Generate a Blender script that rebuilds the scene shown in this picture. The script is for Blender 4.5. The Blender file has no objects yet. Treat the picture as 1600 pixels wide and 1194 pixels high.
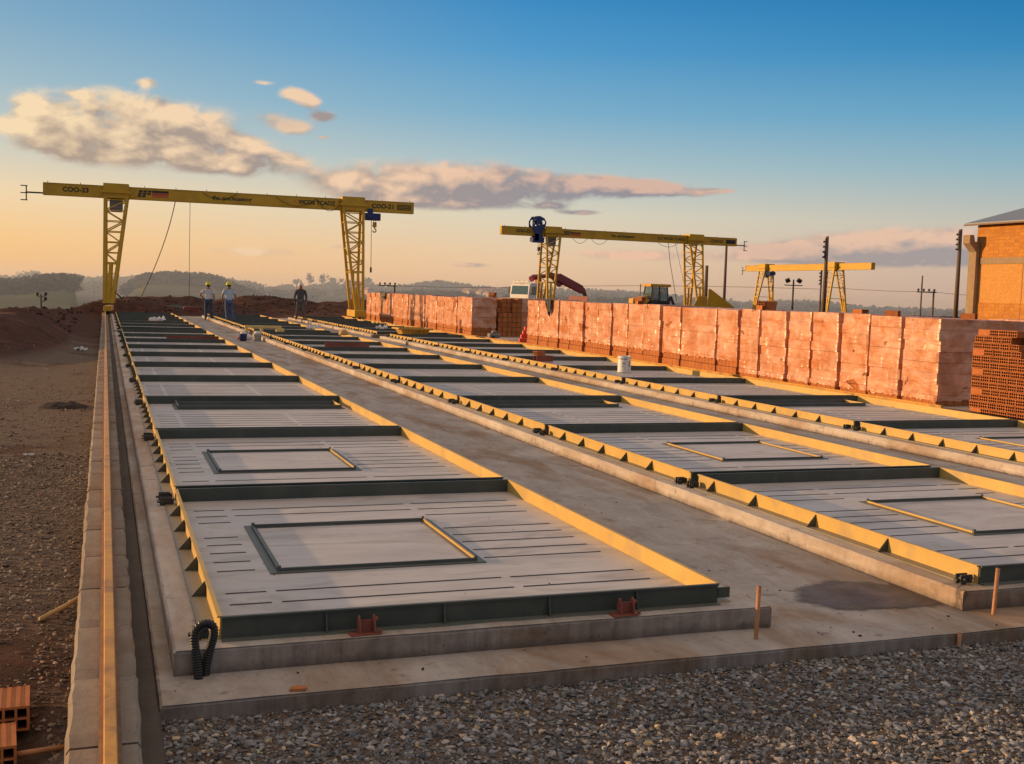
import bpy, bmesh, math, random
import numpy as np
from mathutils import Vector, Matrix, noise, Quaternion
random.seed(7)
rng = np.random.default_rng(11)
SC = bpy.context.scene
COL = SC.collection
PI = math.pi

# ------------------------------------------------------------------ camera calibration
F_PX, YAW, PITCH, ROLL = 1748.425, .3503, .07904, .03221
CAM = np.array([0.0, 0.0, 1.70])
def _rot():
    cy, sy = math.cos(YAW), math.sin(YAW)
    f = np.array([sy*math.cos(PITCH), cy*math.cos(PITCH), -math.sin(PITCH)])
    r = np.array([cy, -sy, 0.0]); u = np.cross(r, f)
    return math.cos(ROLL)*r+math.sin(ROLL)*u, math.cos(ROLL)*u-math.sin(ROLL)*r, f
RR, UU, FF = _rot()
def ray(u, v): return (u-800)/F_PX*RR-(v-597)/F_PX*UU+FF
def at(u, v, Y):
    d = ray(u, v); return Vector(CAM+d*Y/d[1])
def atd(u, v, D):
    return Vector(CAM+ray(u, v)*D)
def atz(u, v, z):
    d = ray(u, v); return Vector(CAM+d*(z-CAM[2])/d[2])
def atx(u, v, x):
    d = ray(u, v); return Vector(CAM+d*x/d[0])
def proj(P):
    X = np.asarray(P, float)-CAM; d = X@FF
    return 800+F_PX*(X@RR)/d, 597-F_PX*(X@UU)/d

cam = bpy.data.cameras.new('camera'); cam.sensor_width = 36; cam.lens = F_PX/1600*36
cam.clip_start = .05; cam.clip_end = 9000
co = bpy.data.objects.new('camera', cam); COL.objects.link(co)
m = Matrix.Identity(4)
for i in range(3):
    m[i][0] = RR[i]; m[i][1] = UU[i]; m[i][2] = -FF[i]; m[i][3] = CAM[i]
co.matrix_world = m
SC.camera = co

# ------------------------------------------------------------------ mesh builder
class MB:
    def __init__(s): s.v = []; s.f = []; s.m = []
    def quad(s, a, b, c, d, mi=0):
        n = len(s.v); s.v += [tuple(a), tuple(b), tuple(c), tuple(d)]; s.f.append((n, n+1, n+2, n+3)); s.m.append(mi)
    def poly(s, pts, mi=0):
        n = len(s.v); s.v += [tuple(p) for p in pts]; s.f.append(tuple(range(n, n+len(pts)))); s.m.append(mi)
    def box(s, x0, x1, y0, y1, z0, z1, mi=0, M=None):
        n = len(s.v)
        P = [(x0,y0,z0),(x1,y0,z0),(x1,y1,z0),(x0,y1,z0),(x0,y0,z1),(x1,y0,z1),(x1,y1,z1),(x0,y1,z1)]
        if M is not None: P = [tuple(M @ Vector(p)) for p in P]
        s.v += P
        for q in ((0,3,2,1),(4,5,6,7),(0,1,5,4),(1,2,6,5),(2,3,7,6),(3,0,4,7)):
            s.f.append(tuple(n+i for i in q)); s.m.append(mi)
    def prism(s, pts, axis, a, b, mi=0):
        """closed polygon pts (2-D) extruded along axis from a to b; axis 'x': pts are (y,z); 'y': (x,z); 'z': (x,y)"""
        def P(p, t):
            return {'x': (t, p[0], p[1]), 'y': (p[0], t, p[1]), 'z': (p[0], p[1], t)}[axis]
        n = len(s.v); k = len(pts)
        s.v += [P(p, a) for p in pts]+[P(p, b) for p in pts]
        s.f.append(tuple(range(n, n+k))[::-1]); s.m.append(mi)
        s.f.append(tuple(range(n+k, n+2*k))); s.m.append(mi)
        for i in range(k):
            j = (i+1) % k
            s.f.append((n+i, n+j, n+k+j, n+k+i)); s.m.append(mi)
    def bar(s, p, q, w, h=None, mi=0, up=(0,0,1)):
        h = h or w
        p = Vector(p); q = Vector(q); d = (q-p)
        if d.length < 1e-6: return
        d.normalize(); u = Vector(up)
        if abs(d.dot(u)) > .95: u = Vector((0,1,0))
        a = d.cross(u).normalized(); b = a.cross(d)
        n = len(s.v)
        for c in (p, q):
            for (i, j) in ((-1,-1),(1,-1),(1,1),(-1,1)):
                s.v.append(tuple(c+a*(i*w/2)+b*(j*h/2)))
        for f in ((0,1,2,3),(7,6,5,4),(0,4,5,1),(1,5,6,2),(2,6,7,3),(3,7,4,0)):
            s.f.append(tuple(n+i for i in f)); s.m.append(mi)
    def tube(s, pts, r, k=8, mi=0, cap=True):
        pts = [Vector(p) for p in pts]; N = len(pts)
        rs = r if isinstance(r, (list, tuple)) else [r]*N
        n0 = len(s.v); prev = None
        for i, p in enumerate(pts):
            d = (pts[min(i+1, N-1)]-pts[max(i-1, 0)]).normalized()
            if prev is None:
                a = d.cross(Vector((0,0,1)))
                if a.length < .05: a = d.cross(Vector((0,1,0)))
            else:
                a = prev-d*prev.dot(d)
            a.normalize(); prev = a; b = d.cross(a)
            for j in range(k):
                t = 2*PI*j/k
                s.v.append(tuple(p+(a*math.cos(t)+b*math.sin(t))*rs[i]))
        for i in range(N-1):
            for j in range(k):
                j2 = (j+1) % k
                s.f.append((n0+i*k+j, n0+i*k+j2, n0+(i+1)*k+j2, n0+(i+1)*k+j)); s.m.append(mi)
        if cap:
            s.f.append(tuple(n0+j for j in range(k))[::-1]); s.m.append(mi)
            s.f.append(tuple(n0+(N-1)*k+j for j in range(k))); s.m.append(mi)
    def lathe(s, prof, c=(0,0,0), k=20, mi=0):
        n0 = len(s.v); N = len(prof)
        for (r, z) in prof:
            for j in range(k):
                t = 2*PI*j/k
                s.v.append((c[0]+r*math.cos(t), c[1]+r*math.sin(t), c[2]+z))
        for i in range(N-1):
            for j in range(k):
                j2 = (j+1) % k
                s.f.append((n0+i*k+j, n0+i*k+j2, n0+(i+1)*k+j2, n0+(i+1)*k+j)); s.m.append(mi)
        s.f.append(tuple(n0+j for j in range(k))[::-1]); s.m.append(mi)
        s.f.append(tuple(n0+(N-1)*k+j for j in range(k))); s.m.append(mi)
    def mesh(s, name, mats):
        me = bpy.data.meshes.new(name)
        me.from_pydata(s.v, [], s.f); 
        for mm in (mats if isinstance(mats, (list, tuple)) else [mats]): me.materials.append(mm)
        me.polygons.foreach_set('material_index', s.m)
        me.update(); return me
    def build(s, name, mats, parent=None, smooth=False, bevel=0, **kw):
        me = s.mesh(name, mats)
        if smooth: me.polygons.foreach_set('use_smooth', [True]*len(me.polygons))
        return link(name, me, parent, bevel=bevel, **kw)

def link(name, me, parent=None, loc=None, rz=0, bevel=0):
    o = bpy.data.objects.new(name, me); COL.objects.link(o)
    if parent: o.parent = parent
    if loc is not None: o.location = loc
    if rz: o.rotation_euler.z = rz
    if bevel:
        b = o.modifiers.new('bevel', 'BEVEL'); b.width = bevel; b.segments = 2; b.limit_method = 'ANGLE'; b.angle_limit = math.radians(40)
    return o
def tag(o, label=None, cat=None, group=None, kind=None):
    if label: o['label'] = label
    if cat: o['category'] = cat
    if group: o['group'] = group
    if kind: o['kind'] = kind
    return o
def empty(name, label, cat, loc=(0,0,0), rz=0, group=None):
    o = bpy.data.objects.new(name, None); COL.objects.link(o); o.empty_display_size = .2
    o.location = loc; o.rotation_euler.z = rz
    return tag(o, label, cat, group)
KIDS = {}
def dup(root, loc, rz=0, label=None):
    r = root.copy(); COL.objects.link(r); r.location = loc; r.rotation_euler.z = rz
    if label: r['label'] = label
    for ch in list(root.children):
        c = ch.copy(); COL.objects.link(c); c.parent = r
        for g in list(ch.children):
            d = g.copy(); COL.objects.link(d); d.parent = c
    return r
def grid_mesh(name, V, nx, ny, mats, smooth=True, mi=None):
    me = bpy.data.meshes.new(name)
    V = np.asarray(V, dtype=np.float32).reshape(-1, 3)
    i = np.arange(ny-1)[:, None]*nx+np.arange(nx-1)[None, :]
    Q = np.stack([i, i+1, i+nx+1, i+nx], -1).reshape(-1, 4)
    me.vertices.add(len(V)); me.vertices.foreach_set('co', V.ravel())
    me.loops.add(Q.size); me.loops.foreach_set('vertex_index', Q.ravel().astype(np.int32))
    me.polygons.add(len(Q)); me.polygons.foreach_set('loop_start', np.arange(len(Q), dtype=np.int32)*4)
    me.polygons.foreach_set('loop_total', np.full(len(Q), 4, dtype=np.int32))
    for mm in (mats if isinstance(mats, (list, tuple)) else [mats]): me.materials.append(mm)
    me.polygons.foreach_set('use_smooth', np.full(len(Q), smooth))
    me.update(calc_edges=True); me.validate(); return me
def np_mesh(name, V, T, mats, smooth=False, mi=None):
    me = bpy.data.meshes.new(name); k = T.shape[1]
    me.vertices.add(len(V)); me.vertices.foreach_set('co', V.astype(np.float32).ravel())
    me.loops.add(T.size); me.loops.foreach_set('vertex_index', T.ravel().astype(np.int32))
    me.polygons.add(len(T)); me.polygons.foreach_set('loop_start', np.arange(len(T), dtype=np.int32)*k)
    me.polygons.foreach_set('loop_total', np.full(len(T), k, dtype=np.int32))
    for mm in (mats if isinstance(mats, (list, tuple)) else [mats]): me.materials.append(mm)
    if mi is not None: me.polygons.foreach_set('material_index', mi.astype(np.int32))
    me.polygons.foreach_set('use_smooth', np.full(len(T), smooth))
    me.update(calc_edges=True); return me

# ------------------------------------------------------------------ materials
def newmat(name):
    mt = bpy.data.materials.new(name); mt.use_nodes = True
    nt = mt.node_tree; b = nt.nodes['Principled BSDF']; return mt, nt, b
def nd(nt, t, **kw):
    n = nt.nodes.new(t)
    for k, v in kw.items():
        if k in n.inputs: n.inputs[k].default_value = v
        else: setattr(n, k, v)
    return n
def rgba(c): return (c[0], c[1], c[2], 1)
def ramp(nt, fac, stops):
    r = nt.nodes.new('ShaderNodeValToRGB'); e = r.color_ramp.elements
    while len(e) < len(stops): e.new(.5)
    for i, (p, c) in enumerate(stops): e[i].position = p; e[i].color = rgba(c)
    nt.links.new(fac, r.inputs['Fac']); return r.outputs['Color']
def mixc(nt, fac, a, b, mode='MIX'):
    n = nt.nodes.new('ShaderNodeMix'); n.data_type = 'RGBA'; n.blend_type = mode
    for sock, val in ((n.inputs[0], fac), (n.inputs[6], a), (n.inputs[7], b)):
        if isinstance(val, (int, float)): sock.default_value = val
        elif isinstance(val, tuple): sock.default_value = rgba(val)
        else: nt.links.new(val, sock)
    return n.outputs[2]
def mth(nt, op, a, b=None, c=None, clamp=False):
    n = nt.nodes.new('ShaderNodeMath'); n.operation = op; n.use_clamp = clamp
    for i, v in enumerate((a, b, c)):
        if v is None: continue
        if isinstance(v, (int, float)): n.inputs[i].default_value = v
        else: nt.links.new(v, n.inputs[i])
    return n.outputs[0]
def coords(nt, sc=(1,1,1), obj=False):
    if obj: s = nt.nodes.new('ShaderNodeTexCoord').outputs['Object']
    else: s = nt.nodes.new('ShaderNodeNewGeometry').outputs['Position']
    mp = nt.nodes.new('ShaderNodeMapping'); mp.inputs['Scale'].default_value = sc
    nt.links.new(s, mp.inputs['Vector']); return mp.outputs['Vector']
def noi(nt, vec, scale, detail=5, rough=.6, dist=0):
    n = nd(nt, 'ShaderNodeTexNoise', Scale=scale, Detail=detail, Roughness=rough, Distortion=dist)
    nt.links.new(vec, n.inputs['Vector']); return n.outputs['Fac']
def bump(nt, b, h, strength=.3, dist=.01):
    n = nd(nt, 'ShaderNodeBump', Strength=strength, Distance=dist)
    nt.links.new(h, n.inputs['Height']); nt.links.new(n.outputs['Normal'], b.inputs['Normal'])
def surf(name, c1, c2, scale=4, rough=.6, metal=0, stain=None, stain_scale=1.2, stain_amt=.6, bmp=.2, bscale=60, bdist=.004, spec=.5, sc=(1,1,1), obj=False, rvar=.0, detail=6):
    """two-tone noise surface with optional larger stains and fine bump"""
    mt, nt, b = newmat(name); v = coords(nt, sc, obj)
    n1 = noi(nt, v, scale, detail, .62)
    colr = ramp(nt, n1, [(.28, c1), (.72, c2)])
    if stain:
        n2 = noi(nt, v, stain_scale, 5, .6, .6)
        f = mth(nt, 'MULTIPLY', ramp(nt, n2, [(.48, (0,0,0)), (.68, (1,1,1))]), stain_amt)
        colr = mixc(nt, f, colr, stain)
    nt.links.new(colr, b.inputs['Base Color'])
    b.inputs['Metallic'].default_value = metal; b.inputs['Specular IOR Level'].default_value = spec
    if rvar:
        n3 = noi(nt, v, scale*1.7, 4)
        r = mth(nt, 'ADD', mth(nt, 'MULTIPLY', n3, rvar*2), rough-rvar)
        nt.links.new(r, b.inputs['Roughness'])
    else: b.inputs['Roughness'].default_value = rough
    if bmp: bump(nt, b, noi(nt, v, bscale, 5, .7), bmp, bdist)
    return mt

M = {}
M['side_sunlit'] = surf('olive_paint_sunlit_yellow', (.50,.325,.075), (.60,.40,.10), 3, .5, stain=(.34,.25,.13), stain_scale=3.5, stain_amt=.55, bmp=.08, bscale=25, rvar=.08)  # olive-grey paint with the sun's yellow put into the colour
M['end_paint_gusset_shade'] = surf('dark_olive_paint_gusset_shade', (.045,.052,.040), (.066,.074,.056), 3, .5, stain=(.105,.095,.075), stain_scale=4, stain_amt=.5, bmp=.08, bscale=25, rvar=.08)
M['flange'] = surf('flange_olive_grey', (.20,.19,.14), (.27,.25,.19), 3, .5, stain=(.17,.14,.1), bmp=.05)
M['slot'] = surf('slot_shadow', (.012,.012,.012), (.02,.02,.018), 8, .7, bmp=0)
M['dark_steel'] = surf('dark_steel', (.02,.021,.02), (.045,.043,.04), 12, .5, bmp=.1)
M['rust'] = surf('rusty_primer', (.20,.055,.035), (.28,.085,.05), 14, .75, stain=(.12,.035,.02), bmp=.3)
M['black_plastic'] = surf('black_plastic', (.008,.008,.008), (.014,.013,.012), 10, .38, bmp=0)
M['crane_yellow'] = surf('crane_yellow_paint', (.50,.29,.006), (.60,.36,.012), 1.5, .5, stain=(.32,.18,.015), stain_amt=.35, bmp=.04, bscale=30)
M['crane_dark'] = surf('crane_lettering', (.02,.018,.012), (.04,.035,.02), 6, .6, bmp=0)
M['crane_red'] = surf('stripe_red', (.42,.06,.02), (.5,.08,.025), 6, .5, bmp=0)
M['crane_gold'] = surf('stripe_orange', (.5,.12,.02), (.55,.15,.03), 6, .5, bmp=0)
M['blue'] = surf('hoist_blue', (.008,.02,.11), (.015,.035,.16), 6, .35, bmp=0)
M['blue_grey'] = surf('box_blue_grey', (.14,.17,.24), (.2,.23,.3), 6, .4, bmp=0)
M['cable'] = surf('cable_black', (.015,.013,.012), (.03,.026,.022), 20, .6, bmp=0)
M['rail'] = surf('rail_sunlit_yellow', (.55,.25,.02), (.68,.34,.035), 9, .45, stain=(.20,.09,.03), stain_scale=4, stain_amt=.7, bmp=.15, bscale=80)  # rust-coloured steel, golden sunlight painted into the yellow
M['railfoot'] = surf('rail_foot', (.20,.10,.045), (.30,.155,.06), 9, .7, stain=(.10,.055,.035), stain_scale=4, bmp=.2)
M['white'] = surf('white_paint', (.68,.67,.64), (.78,.77,.74), 5, .45, stain=(.5,.47,.42), stain_amt=.4, bmp=.05)
M['red'] = surf('red_plastic', (.62,.045,.025), (.7,.06,.035), 6, .4, bmp=0)
M['boom_red'] = surf('boom_dark_red', (.20,.018,.022), (.26,.025,.028), 5, .4, bmp=0)
M['wood'] = surf('weathered_wood', (.10,.065,.045), (.17,.115,.075), 6, .8, sc=(6,6,.6), bmp=.3)
M['stick'] = surf('fresh_wood', (.42,.26,.10), (.5,.33,.14), 8, .7, sc=(3,3,3), bmp=.2)
M['steel_pipe'] = surf('rusty_pipe', (.40,.17,.065), (.50,.235,.095), 25, .55, stain=(.18,.09,.055), stain_scale=12, bmp=.2)
M['soil_clod'] = surf('dark_soil', (.022,.013,.010), (.05,.028,.02), 10, .95, bmp=.8, bscale=30, bdist=.03)
M['cloth_black'] = surf('black_tarpaulin', (.012,.012,.013), (.03,.03,.032), 6, .6, bmp=.3)
M['cloth_green'] = surf('green_tarpaulin', (.03,.06,.045), (.05,.085,.06), 6, .6, bmp=.3)
M['loader_yellow'] = surf('loader_yellow', (.58,.30,.02), (.66,.36,.03), 4, .4, stain=(.4,.2,.04), bmp=0)
M['tub'] = surf('tub_yellow', (.48,.27,.03), (.58,.34,.05), 4, .5, stain=(.3,.17,.05), bmp=.05)
M['pale_yellow'] = surf('pale_yellow_paint', (.62,.47,.16), (.7,.53,.2), 4, .5, bmp=.05)
M['tyre'] = surf('tyre_rubber', (.012,.012,.012), (.025,.024,.023), 9, .8, bmp=.2)
M['roof'] = surf('metal_roof', (.16,.20,.25), (.22,.26,.31), 3, .45, sc=(6,1,1), bmp=0)
M['gutter'] = surf('gutter_brown', (.12,.07,.045), (.2,.11,.07), 5, .6, bmp=0)
M['porcelain'] = surf('insulator', (.06,.05,.045), (.1,.08,.07), 8, .3, bmp=0)

def glassmat():
    mt, nt, b = newmat('cab_glass')
    b.inputs['Base Color'].default_value = (.10,.17,.17,1); b.inputs['Roughness'].default_value = .06
    b.inputs['Alpha'].default_value = .72; b.inputs['Specular IOR Level'].default_value = .9
    return mt
M['glass'] = glassmat()

def concrete(name, c1, c2, stain, damp=None, bs=90, dark_low=False, cracks=0):
    mt, nt, b = newmat(name); v = coords(nt)
    n1 = noi(nt, v, 2.3, 8, .65); n2 = noi(nt, v, 22, 6, .7)
    base = ramp(nt, mth(nt, 'ADD', mth(nt, 'MULTIPLY', n1, .7), mth(nt, 'MULTIPLY', n2, .3)), [(.3, c1), (.68, c2)])
    vs = coords(nt, (1.6,.55,1.6)); n3 = noi(nt, vs, .9, 7, .62, .8)
    f = ramp(nt, n3, [(.46, (0,0,0)), (.63, (.9,.9,.9))]); base = mixc(nt, f, base, stain)
    n4 = noi(nt, v, 7, 4, .6)
    f2 = ramp(nt, n4, [(.60, (0,0,0)), (.70, (.55,.55,.55))]); base = mixc(nt, f2, base, (.15,.105,.075))
    n5 = noi(nt, v, 55, 2, .5)
    f3 = ramp(nt, n5, [(.70, (0,0,0)), (.76, (.75,.75,.75))]); base = mixc(nt, f3, base, (.06,.045,.035))
    n7 = noi(nt, coords(nt, (1.2,.5,1)), 1.7, 6, .65, .5)
    f5 = ramp(nt, n7, [(.55, (0,0,0)), (.78, (.5,.5,.5))]); base = mixc(nt, f5, base, (min(1,c2[0]*1.25), min(1,c2[1]*1.25), min(1,c2[2]*1.27)))
    if cracks:
        wv = nt.nodes.new('ShaderNodeVectorMath'); wv.operation = 'ADD'; nt.links.new(v, wv.inputs[0])
        nz = nd(nt, 'ShaderNodeTexNoise', Scale=1.4, Detail=5); nt.links.new(v, nz.inputs['Vector']); nt.links.new(nz.outputs['Color'], wv.inputs[1])
        vo = nd(nt, 'ShaderNodeTexVoronoi', Scale=cracks); vo.feature = 'DISTANCE_TO_EDGE'; nt.links.new(wv.outputs[0], vo.inputs['Vector'])
        ck = ramp(nt, vo.outputs['Distance'], [(.0, (.75,)*3), (.006, (0,0,0))])
        ck = mth(nt, 'MULTIPLY', ck, ramp(nt, noi(nt, v, .8, 3), [(.5, (0,0,0)), (.62, (1,1,1))]))
        base = mixc(nt, ck, base, (.05,.04,.035))
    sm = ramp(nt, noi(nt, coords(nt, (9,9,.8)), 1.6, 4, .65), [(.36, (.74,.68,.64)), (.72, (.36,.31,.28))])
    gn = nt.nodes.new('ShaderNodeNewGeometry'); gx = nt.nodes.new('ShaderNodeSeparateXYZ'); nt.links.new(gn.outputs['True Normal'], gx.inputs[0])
    base = mixc(nt, mth(nt, 'MULTIPLY', gx.outputs['Y'], -.95, clamp=True), base, mixc(nt, 1.0, base, sm, 'MULTIPLY'))  # streaky dirt, plus shade painted onto faces turned from the sun
    gr = ramp(nt, noi(nt, coords(nt, (5,1.3,5)), 1.1, 8, .72, .6), [(.34, (.70,.68,.66)), (.62, (1.08,)*3)])
    base = mixc(nt, .65, base, gr, 'MULTIPLY')
    if dark_low:   # darker towards the foot of the cast faces
        g = nt.nodes.new('ShaderNodeNewGeometry'); sx = nt.nodes.new('ShaderNodeSeparateXYZ'); nt.links.new(g.outputs['Position'], sx.inputs[0])
        zz = mth(nt, 'ADD', sx.outputs['Z'], mth(nt, 'MULTIPLY', noi(nt, v, 9, 5, .7), .08))
        f4 = ramp(nt, zz, [(.035, (.8,.8,.8)), (.09, (0,0,0))]); base = mixc(nt, f4, base, (.09,.065,.05))
    nt.links.new(base, b.inputs['Base Color'])
    b.inputs['Roughness'].default_value = .82; b.inputs['Specular IOR Level'].default_value = .35
    bump(nt, b, mth(nt, 'ADD', noi(nt, v, bs, 5, .75), mth(nt, 'MULTIPLY', n2, 1.3)), .35, .006)
    return mt
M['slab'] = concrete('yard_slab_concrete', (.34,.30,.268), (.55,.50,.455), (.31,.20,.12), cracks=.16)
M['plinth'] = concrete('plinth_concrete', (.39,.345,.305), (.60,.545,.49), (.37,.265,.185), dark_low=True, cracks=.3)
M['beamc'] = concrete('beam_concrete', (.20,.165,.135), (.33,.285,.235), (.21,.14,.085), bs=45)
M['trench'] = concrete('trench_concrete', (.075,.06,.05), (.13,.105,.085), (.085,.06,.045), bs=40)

def deckmat():
    mt, nt, b = newmat('steel_deck'); v = coords(nt)
    vs = coords(nt, (.7,2.2,1)); n1 = noi(nt, vs, 1.6, 7, .62, .4); n2 = noi(nt, v, 30, 4, .6)
    base = ramp(nt, n1, [(.3, (.46,.425,.405)), (.7, (.62,.57,.53))])
    n3 = noi(nt, coords(nt, (1.0,3.0,1)), 1.3, 6, .65, .9)
    base = mixc(nt, ramp(nt, n3, [(.50, (0,0,0)), (.63, (.6,.6,.6))]), base, (.33,.305,.295))
    base = mixc(nt, ramp(nt, n2, [(.70, (0,0,0)), (.78, (.5,.5,.5))]), base, (.12,.09,.07))
    nt.links.new(base, b.inputs['Base Color'])
    sc_ = noi(nt, coords(nt, (3,60,1)), 1.0, 4, .6, .2); base = mixc(nt, .6, base, ramp(nt, sc_, [(.35, (.84,)*3), (.6, (1.03,)*3)]), 'MULTIPLY')
    n6 = noi(nt, coords(nt, (1,1.4,1)), 3.2, 7, .68, 1.1); base = mixc(nt, ramp(nt, n6, [(.54, (0,0,0)), (.67, (.7,)*3)]), base, (.30,.245,.20))
    n7 = noi(nt, v, 1.1, 6, .6, 1.2); base = mixc(nt, ramp(nt, n7, [(.52, (0,0,0)), (.64, (.7,)*3)]), base, (.68,.63,.59))
    n8 = noi(nt, v, 90, 1, .5); base = mixc(nt, ramp(nt, n8, [(.735, (0,0,0)), (.75, (.9,)*3)]), base, (.07,.05,.04))
    b.inputs['Metallic'].default_value = 0
    nt.links.new(ramp(nt, n3, [(.3, (.38,)*3), (.75, (.58,)*3)]), b.inputs['Roughness'])
    b.inputs['Specular IOR Level'].default_value = .55
    bump(nt, b, noi(nt, v, 7, 3, .5), .05, .01)
    return mt
M['deck'] = deckmat()

def brickmat(name, c1, c2, c3, bw=.19, bh=.19, mort=.006):
    mt, nt, b = newmat(name)
    g = nt.nodes.new('ShaderNodeTexCoord'); sx = nt.nodes.new('ShaderNodeSeparateXYZ'); nt.links.new(g.outputs['Object'], sx.inputs[0])
    cx = nt.nodes.new('ShaderNodeCombineXYZ')
    nt.links.new(mth(nt, 'ADD', sx.outputs['X'], sx.outputs['Y']), cx.inputs[0]); nt.links.new(sx.outputs['Z'], cx.inputs[1])
    br = nd(nt, 'ShaderNodeTexBrick', Scale=1.0); br.offset = 0
    br.inputs['Brick Width'].default_value = bw; br.inputs['Row Height'].default_value = bh; br.inputs['Mortar Size'].default_value = mort
    br.inputs['Color1'].default_value = rgba(c1); br.inputs['Color2'].default_value = rgba(c2); br.inputs['Mortar'].default_value = rgba(c3); br.inputs['Bias'].default_value = 0
    nt.links.new(cx.outputs[0], br.inputs['Vector'])
    n1 = noi(nt, coords(nt), 9, 5, .6)
    base = mixc(nt, .55, br.outputs['Color'], ramp(nt, n1, [(.3, (.45,.45,.45)), (.7, (1.1,1.1,1.1))]), 'MULTIPLY')
    nt.links.new(base, b.inputs['Base Color']); b.inputs['Roughness'].default_value = .85
    bump(nt, b, br.outputs['Fac'], -.5, .008)
    return mt
M['brick'] = brickmat('clay_block', (.50,.165,.035), (.40,.12,.03), (.06,.022,.015))
M['brick_loose'] = surf('clay_hollow_brick', (.40,.125,.035), (.52,.18,.05), 14, .85, stain=(.32,.10,.035), stain_scale=5, bmp=.3)
M['brick_hole'] = surf('clay_hole', (.05,.012,.008), (.09,.022,.012), 14, .9, bmp=0)
M['wall_brick'] = brickmat('brick_wall_orange', (.64,.27,.04), (.50,.195,.03), (.42,.19,.05), .40, .20, .012)
M['wall_smooth'] = brickmat('brick_wall_pale', (.68,.335,.085), (.63,.30,.07), (.58,.28,.07), .40, .20, .008)
M['wall_conc'] = surf('facade_concrete', (.27,.19,.11), (.36,.26,.155), 3, .8, stain=(.28,.2,.12), bmp=.1)

def filmmat():
    mt, nt, b = newmat('stretch_film'); out = nt.nodes['Material Output']
    v = coords(nt); vs = coords(nt, (1,1,2.2))
    rm_ = nt.nodes.new('ShaderNodeMapping'); rm_.inputs['Rotation'].default_value = (.6, .0, 0); rm_.inputs['Scale'].default_value = (1, .6, 2.6); nt.links.new(v, rm_.inputs['Vector']); rotc = rm_.outputs['Vector']
    n1 = noi(nt, vs, 1.8, 6, .6, .8); n2 = noi(nt, coords(nt, (1,1,.35)), 9, 5, .6, .5)
    colr = ramp(nt, n1, [(.34, (.68,.25,.09)), (.66, (.88,.54,.39))])
    nt.links.new(colr, b.inputs['Base Color'])
    b.inputs['Roughness'].default_value = .3; b.inputs['Specular IOR Level'].default_value = .5
    bump(nt, b, mth(nt, 'ADD', n2, mth(nt, 'MULTIPLY', noi(nt, rotc, 2.2, 3, .5, .6), 2.2)), .32, .03)
    tr = nt.nodes.new('ShaderNodeBsdfTransparent'); tr.inputs['Color'].default_value = (1,.95,.92,1)
    mx = nt.nodes.new('ShaderNodeMixShader')
    f = mth(nt, 'MAXIMUM', ramp(nt, noi(nt, v, 2.1, 5, .65, .7), [(.36, (.10,)*3), (.72, (.56,)*3)]), ramp(nt, noi(nt, coords(nt, (1,1,1.5)), 1.5, 3, .45, .9), [(.665, (0,0,0)), (.69, (.93,)*3)]))
    nt.links.new(f, mx.inputs[0]); nt.links.new(b.outputs[0], mx.inputs[1]); nt.links.new(tr.outputs[0], mx.inputs[2])
    nt.links.new(mx.outputs[0], out.inputs['Surface'])
    return mt
M['film'] = filmmat()

def gravelmat(name, stops, bmp=.3):
    mt, nt, b = newmat(name)
    g = nt.nodes.new('ShaderNodeNewGeometry')
    c = ramp(nt, g.outputs['Random Per Island'], stops)
    n1 = noi(nt, coords(nt), 60, 4, .7)
    c = mixc(nt, .6, c, ramp(nt, n1, [(.3, (.55,)*3), (.7, (1.15,)*3)]), 'MULTIPLY')
    nt.links.new(c, b.inputs['Base Color']); b.inputs['Roughness'].default_value = .85
    bump(nt, b, noi(nt, coords(nt), 150, 3, .7), bmp, .004)
    return mt
M['gravel'] = gravelmat('gravel_stones', [(0,(.07,.066,.064)),(.3,(.185,.18,.176)),(.58,(.32,.315,.31)),(.72,(.17,.132,.10)),(.84,(.26,.25,.243)),(.92,(.50,.48,.465)),(1,(.62,.42,.21))])
M['gravel_warm'] = gravelmat('gravel_stones_brown', [(0,(.075,.05,.034)),(.3,(.17,.125,.09)),(.6,(.27,.21,.16)),(.8,(.23,.125,.065)),(.95,(.40,.32,.25)),(1,(.5,.4,.3))])

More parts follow.
